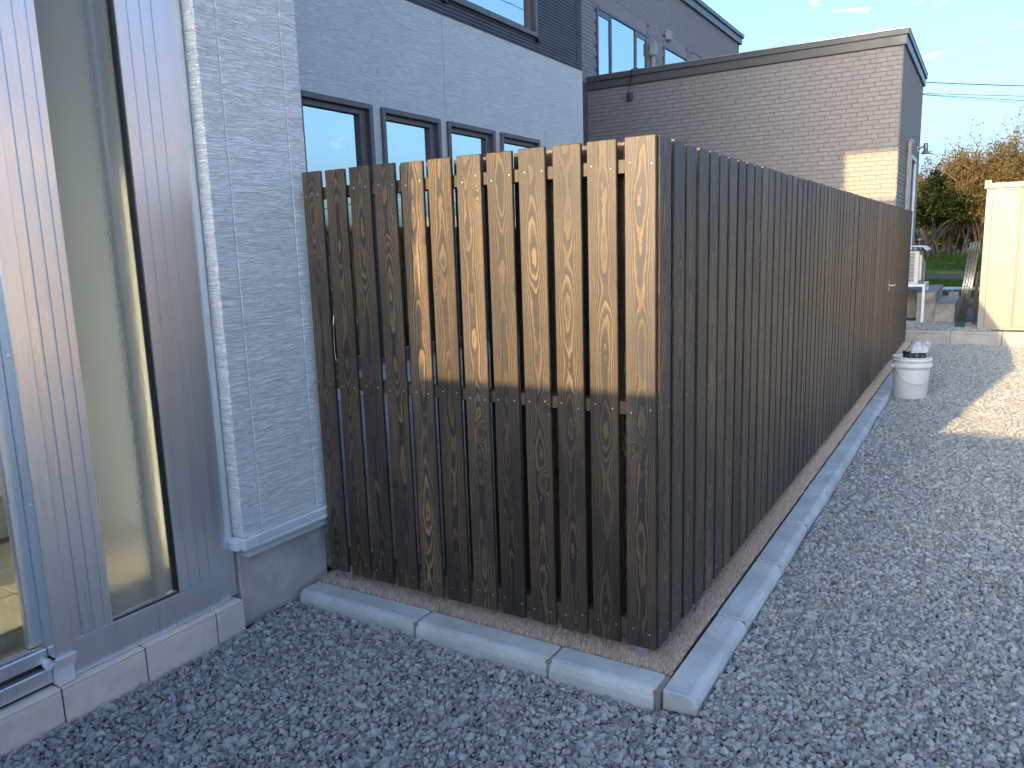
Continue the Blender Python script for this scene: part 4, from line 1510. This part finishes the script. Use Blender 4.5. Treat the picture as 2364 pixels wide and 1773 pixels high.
# ------------------------------------------------------------------ beyond: lawn, road, bank, trees
def make_beyond():
    def sheet(name, mat, y0, y1, z0, z1, n=1):
        m = MB()
        m.quad((-60, y0, z0), (60, y0, z0), (60, y1, z1), (-60, y1, z1))
        o = m.build(name, mat)
        return tag(o, kind='structure')
    o = bx('lawn', M['grass_sheet'], None, -60, 60, 16.61, 24.4, -.3, .10); tag(o, kind='structure')
    o = bx('pavement', M['concrete'], None, -60, 60, 18.9, 20.2, .05, .125, .005); tag(o, kind='structure')
    o = bx('road', M['asphalt'], None, -60, 60, 24.41, 28.2, -.3, .112); tag(o, kind='structure')
    # grassy bank beyond the road
    xs = np.linspace(-40, 40, 161)
    prof = [(28.2, .02), (28.22, .16), (28.6, .30), (29.2, .46), (29.9, .60), (31, .64), (36, .60), (70, .3)]
    v = []
    for y, z in prof:
        v.append(np.stack([xs, np.full_like(xs, y), z + .03 * np.sin(xs * 1.7 + y) + .02 * np.sin(xs * 4.1 + 2 * y)], -1))
    v = np.concatenate(v)
    nx = len(xs)
    i, j = np.meshgrid(np.arange(nx - 1), np.arange(len(prof) - 1))
    a = (j * nx + i).ravel()
    me = tri_mesh('bank', v, np.stack([a, a + 1, a + nx + 1, a + nx], -1))
    o = add('bank', me, M['grass_sheet']); tag(o, kind='structure')
    # grass blades
    def blades(name, x0, x1, y0, y1, n, h0, h1, zf, label):
        px = rng.uniform(x0, x1, n); py = rng.uniform(y0, y1, n)
        h = rng.uniform(h0, h1, n); a = rng.uniform(0, 6.28, n); w = rng.uniform(.004, .009, n)
        z = zf(px, py)
        lean = rng.normal(0, .35, (n, 2)) * h[:, None]
        b0 = np.stack([px - np.cos(a) * w, py - np.sin(a) * w, z], -1)
        b1 = np.stack([px + np.cos(a) * w, py + np.sin(a) * w, z], -1)
        tp = np.stack([px + lean[:, 0], py + lean[:, 1], z + h], -1)
        me = tri_mesh(name, np.stack([b0, b1, tp], 1).reshape(-1, 3), np.arange(n * 3).reshape(n, 3), rng.random(n))
        o = add(name, me, M['grass']); tag(o, label, 'grass', kind='stuff')
    zp = lambda x, y: np.interp(y, [p[0] for p in prof], [p[1] for p in prof]) - .03
    blades('bank_grass', -4, 5, 28.3, 31.5, 26000, .08, .24, zp, 'tall dark green grass on the bank across the road')
    blades('lawn_grass', -3, 4, 20.3, 24.3, 22000, .04, .09, lambda x, y: np.full_like(x, .098), 'short mown lawn between the road and the yard')
    blades('near_lawn_grass', -1, 3, 16.7, 18.8, 8000, .04, .09, lambda x, y: np.full_like(x, .098), 'short lawn before the pavement strip')
    # pale concrete trough on the bank
    t = MB()
    base = [(-.45, 29.15, .30), (-.07, 29.15, .30), (-.07, 29.4, .30), (-.45, 29.4, .30)]
    top = [(-.52, 29.12, .445), (-.04, 29.12, .465), (-.04, 29.42, .465), (-.52, 29.42, .445)]
    t.v += base + top
    for k in range(4):
        k2 = (k + 1) % 4
        t.f.append((k, k2, 4 + k2, 4 + k))
    t.f += [(4, 5, 6, 7), (3, 2, 1, 0)]
    o = t.build('concrete_trough', M['block']); tag(o, 'pale concrete trough lying on the grassy bank', 'trough')
    # stacked timber and slabs by the pavement
    o = bx('concrete_block', M['old_concrete'], None, .28, .46, 15.2, 15.5, .08, .30, .01); tag(o, 'small grey concrete block standing near the entrance steps', 'block')
    o = bx('timber_beam', M['bark_brown'], None, .40, .85, 14.3, 14.5, .083, .17, .01); tag(o, 'reddish brown timber beam lying behind the steps', 'beam')
    o = bx('wooden_post', M['bark'], None, .765, .815, 10.9, 10.95, .083, .86, .006); tag(o, 'short dark wooden post standing beside the shed', 'post')

make_beyond()

def make_tree(name, label, base, height, seed, bark, leaf, spread=.9, stems=3, r0=.07, leaves=5000, leaf_size=.06, crown0=.3, upright=.6, depth=4, group=None, droop=0.0, bare=0.0, lean=(0, 0)):
    rr = random.Random(seed)
    e = thing(name, label, 'tree', base, group)
    wood = MB()
    tips = []
    B = Vector(base)
    def grow(p, d, length, r, lev):
        n = 5
        pts = [p.copy()]
        q = p.copy()
        dd = d.copy()
        for i in range(n):
            dd = (dd + Vector((rr.gauss(0, .13), rr.gauss(0, .13), rr.gauss(.03 + upright * .05, .08)))).normalized()
            q = q + dd * (length / n)
            pts.append(q.copy())
        wood.tube(pts, r, 6 if lev < 2 else 4, False, r * (.55 if lev < depth else .25))
        if lev >= 2:
            for i, s in enumerate(pts[1:]): tips.append((s, lev))
        if lev < depth:
            k = rr.choice((3, 4)) if lev else rr.choice((4, 5))
            for i in range(k):
                f = rr.uniform(.45, 1.0) if i < k - 1 else 1.0
                j = min(int(f * n), n)
                az = rr.uniform(0, 6.28)
                tilt = rr.uniform(.35, .95) * (spread if lev < 2 else 1)
                side = dd.orthogonal().normalized()
                side.rotate(Matrix.Rotation(az, 3, dd))
                nd = (dd * math.cos(tilt) + side * math.sin(tilt)).normalized()
                grow(pts[j], nd, length * rr.uniform(.55, .78), r * .52, lev + 1)
    for s in range(stems):
        a = rr.uniform(0, 6.28)
        t = rr.uniform(.05, .30) if stems > 1 else .04
        d = Vector((math.cos(a) * t + lean[0], math.sin(a) * t + lean[1], 1)).normalized()
        grow(B + Vector((math.cos(a) * .12, math.sin(a) * .12, -.05)), d, height * rr.uniform(.36, .46), r0 * rr.uniform(.7, 1.1), 0)
    tips = [t for t in tips if t[0].z > B.z + height * crown0]
    # scale into the wanted height
    zmax = max(t[0].z for t in tips)
    k = height / (zmax - B.z)
    sc = lambda p: (B.x + (p[0] - B.x) * k, B.y + (p[1] - B.y) * k, B.z + (p[2] - B.z) * k)
    wood.v = [sc(p) for p in wood.v]
    wood.build('trunk', bark, e)
    tp = np.array([sc(t[0]) for t in tips])
    hs = (tp[:, 2] - B.z) / height
    n = leaves
    idx = rng.integers(0, len(tp), n)
    if bare > 0:
        keep = rng.random(n) > bare * np.clip((hs[idx] - .55) / .45, 0, 1)
        idx = idx[keep]; n = len(idx)
    c = tp[idx] + rng.normal(0, .09 * height / 5, (n, 3))
    s = leaf_size * rng.uniform(.6, 1.3, n)
    u = rng.normal(size=(n, 3)); u /= np.linalg.norm(u, axis=1)[:, None]
    w = rng.normal(size=(n, 3)); w -= (w * u).sum(1)[:, None] * u; w /= np.linalg.norm(w, axis=1)[:, None]
    u[:, 2] -= droop
    a = c - u * s[:, None]; b = c + w * s[:, None] * .38; d = c + u * s[:, None]; f = c - w * s[:, None] * .38
    me = tri_mesh('crown', np.stack([a, b, d, f], 1).reshape(-1, 3), np.arange(n * 4).reshape(n, 4), np.clip(rng.normal(.5, .25, n), 0, 1))
    add('crown', me, leaf, e)
    return e

SAP = ['bare dark stem leaning over towards the brick house', 'bare dark stem leaning against the evergreen trunks', 'bare stem leaning away from the evergreen tree towards the poles', 'thin upright bare stem between the poles and the evergreen', 'bare stem nearest the shed wall on the bank', 'thin bare stem just behind the evergreen trunks']
def make_trees():
    T = make_tree
    T('evergreen_tree', 'dark evergreen tree with several grey trunks on the grassy bank', (-.85, 30.6, .6), 3.3, 5, M['bark'], M['leaf_dark'], .62, 4, .075, 9000, .085, .42, .5, 4, lean=(-.06, 0))
    T('budding_tree', 'tall thin tree with rusty young leaves and bare top twigs', (.30, 31.4, .6), 5.0, 12, M['bark_brown'], M['leaf_rust'], .75, 4, .055, 6500, .055, .25, 1.1, 4, bare=.8)
    T('budding_tree', 'bushy rust and yellow leaved tree rising behind the shed roof', (1.25, 31.0, .6), 4.2, 23, M['bark_brown'], M['leaf_rust'], .85, 5, .05, 8500, .06, .2, 1.0, 4, bare=.4)
    T('budding_tree', 'tall rusty tree with wispy bare tips beyond the shed', (2.1, 32.2, .6), 5.4, 31, M['bark_brown'], M['leaf_rust'], .8, 5, .055, 7000, .055, .2, 1.1, 4, bare=.8)
    T('budding_tree', 'rusty leaved tree further along the bank behind the shed', (3.4, 32.0, .6), 4.8, 37, M['bark_brown'], M['leaf_rust'], .8, 4, .05, 6000, .06, .2, 1.0, 4, bare=.5)
    T('budding_tree', 'olive and rust leaved tree rising behind the dark evergreen', (-.55, 32.6, .6), 4.4, 71, M['bark_brown'], M['leaf_rust'], .8, 5, .05, 8000, .065, .2, 1.0, 4, bare=.5)
    T('budding_tree', 'dense rust leaved tree between the evergreen and the shed', (.72, 30.9, .6), 4.3, 83, M['bark_brown'], M['leaf_rust'], .7, 5, .05, 9000, .06, .28, 1.0, 4, bare=.5)
    T('yellow_green_tree', 'sunlit yellow-green tree behind the dark evergreen', (-1.5, 36, .5), 3.6, 41, M['bark'], M['leaf_yellow'], 1.0, 4, .05, 6500, .10, .1, .5, 4)
    T('yellow_green_tree', 'low yellow-green bush behind the rusty trees', (.8, 38, .4), 2.9, 47, M['bark'], M['leaf_yellow'], 1.1, 5, .04, 6500, .10, .05, .4, 4)
    T('yellow_green_tree', 'broad yellow-green bush at the back of the bank', (3.2, 39, .4), 3.2, 53, M['bark'], M['leaf_yellow'], 1.1, 5, .04, 6000, .10, .05, .4, 4)
    T('yellow_green_tree', 'yellow-green tree hidden mostly behind the brick house', (-3.6, 37, .4), 3.6, 59, M['bark'], M['leaf_yellow'], 1.1, 5, .04, 5000, .10, .05, .4, 4)
    T('yellow_green_tree', 'small yellow-green bush between the evergreen and the rusty trees', (-.2, 34.5, .5), 2.6, 61, M['bark'], M['leaf_yellow'], 1.2, 6, .035, 6000, .09, .02, .3, 4)
    T('yellow_green_tree', 'far pale yellow-green tree beyond all the others', (-.9, 42, .3), 3.4, 67, M['bark'], M['leaf_yellow'], 1.2, 6, .04, 7000, .12, .02, .3, 4)
    # slender bare stems on the bank
    st = MB()
    for i, (x0, x1, y, zt, r) in enumerate(((-.95, -1.5, 30.0, 2.9, .035), (-.66, -1.0, 30.1, 2.4, .035), (.05, .35, 30.4, 1.9, .03), (.3, .15, 30.5, 2.1, .022), (.5, .75, 30.2, 2.0, .028), (-.2, .0, 30.8, 2.2, .022))):
        e = thing('sapling', SAP[i], 'sapling', (x0, y, .58), group='bare stems on the bank')
        m = MB()
        pts = []
        for k in range(9):
            f = k / 8
            pts.append((x0 + (x1 - x0) * f + .04 * math.sin(6 * f + i), y + .1 * f, .55 + (zt - .55) * f))
        m.tube(pts, r, 6, False, r * .5)
        m.tube([pts[4], (pts[4][0] + .18, y + .1, pts[4][2] + .25), (pts[4][0] + .26, y + .12, pts[4][2] + .6)], r * .5, 5, False, r * .2)
        m.tube([pts[6], (pts[6][0] - .2, y, pts[6][2] + .2), (pts[6][0] - .3, y, pts[6][2] + .5)], r * .4, 5, False, r * .2)
        m.build('trunk', M['bark'], e)
make_trees()

# ------------------------------------------------------------------ overhead wires
def make_wires():
    rows = [((-.662, 5.112), (1.356, 4.768), .016), ((-.693, 4.859), (1.372, 4.539), .010), ((-.692, 4.830), (1.379, 4.439), .010), ((-.691, 4.817), (1.383, 4.380), .007)]
    lab = ['thick black overhead cable highest in the sky beyond the brick house', 'thin overhead wire just below the thick cable', 'thin overhead wire in the middle of the lower wires', 'faintest overhead wire lowest above the trees']
    for (a, b, r), l in zip(rows, lab):
        s = (b[1] - a[1]) / (b[0] - a[0])
        pts = []
        for x in np.linspace(-30, 40, 57):
            z = a[1] + s * (x - a[0]) if x < 1.4 else None
            u = x - .4
            zz = (a[1] + b[1]) / 2 + s * u + .0035 * u * u
            pts.append((x, 20, zz))
        m = MB(); m.tube(pts, r * .8, 5)
        o = m.build('power_line', M['wire']); tag(o, l, 'power line', 'overhead power lines')
    # wires along the lane to the right of the yard
    for k, (x, z) in enumerate(((6.0, 7.2), (6.4, 7.9), (6.0, 8.4))):
        pts = [(x, y, z + .0016 * (y - 8) ** 2) for y in np.linspace(-25, 41, 30)]
        m = MB(); m.tube(pts, .012, 5)
        o = m.build('lane_wire', M['wire']); tag(o, ('lowest', 'middle', 'highest')[k] + ' overhead wire strung along the lane beside the yard', 'power line', 'wires along the lane')
make_wires()

# ------------------------------------------------------------------ added out of view for the light: shadow-casting wall, house for warm reflections
def make_shadow_wall():  # wall added out of view, sized to cast the shadow edge
    e = thing('shadow_wall', 'grey concrete block wall added unseen behind the camera to shade the yard', 'wall', (2, -4, GZ))
    z = -.2
    me = None
    m = MB(); m.box(0, .392, 0, .12, 0, .197, .004); me = m.mesh('wall_block'); me.materials.append(M['block'])
    top = .897 + 1.84 / 7.9 * 4.0
    rows = 10
    h = (top - .05 - z) / rows
    for r in range(rows):
        for k in range(8):
            o = add('wall_block', me, None, e, (-1.597 + k * .4 + (.2 if r % 2 else 0), -4.06, z + r * h))
            o.scale = (1, 1, (h - .006) / .197)
    bx('wall_core', M['mortar'], e, -1.5975, 1.78, -4.05, -3.95, z, top - .0505)
    bx('coping', M['block'], e, -1.5975, 1.82, -4.08, -3.92, top - .05, top, .006)
make_shadow_wall()

def make_reflection_house():  # house added out of view so the aluminium reflects something warm
    e = thing('reflection_house', 'beige house with dark gabled roof added unseen for warm reflections in the porch frames', 'house', (11.7, 6.6, GZ))
    bx('wall', M['beige'], e, 8.5, 15, 4.2, 9, -.2, 5.4)
    m = MB()
    m.v += [(8.1, 3.8, 5.401), (15.4, 3.8, 5.401), (15.4, 9.4, 5.401), (8.1, 9.4, 5.401), (8.1, 6.6, 7.2), (15.4, 6.6, 7.2)]
    m.f += [(0, 1, 5, 4), (2, 3, 4, 5), (0, 4, 3), (1, 2, 5), (3, 2, 1, 0)]
    m.build('roof', M['roof'], e)
    for (x, z) in ((9.6, 1.0), (12.2, 1.0), (9.6, 3.4), (12.2, 3.4)):
        w = MB()
        w.box(x - .06, x, 4.16, 4.199, z, z + 1.3); w.box(x + 1.2, x + 1.26, 4.16, 4.199, z, z + 1.3); w.box(x, x + 1.2, 4.16, 4.199, z + 1.24, z + 1.3); w.box(x, x + 1.2, 4.16, 4.199, z, z + .06)
        o = w.build('window', M['win_frame'], e)
        bx('pane', M['glass_win'], o, x + .001, x + 1.199, 4.185, 4.19, z + .061, z + 1.239)
        bx('blind', M['blind'], o, x + .002, x + 1.198, 4.192, 4.194, z + .062, z + 1.238)
make_reflection_house()
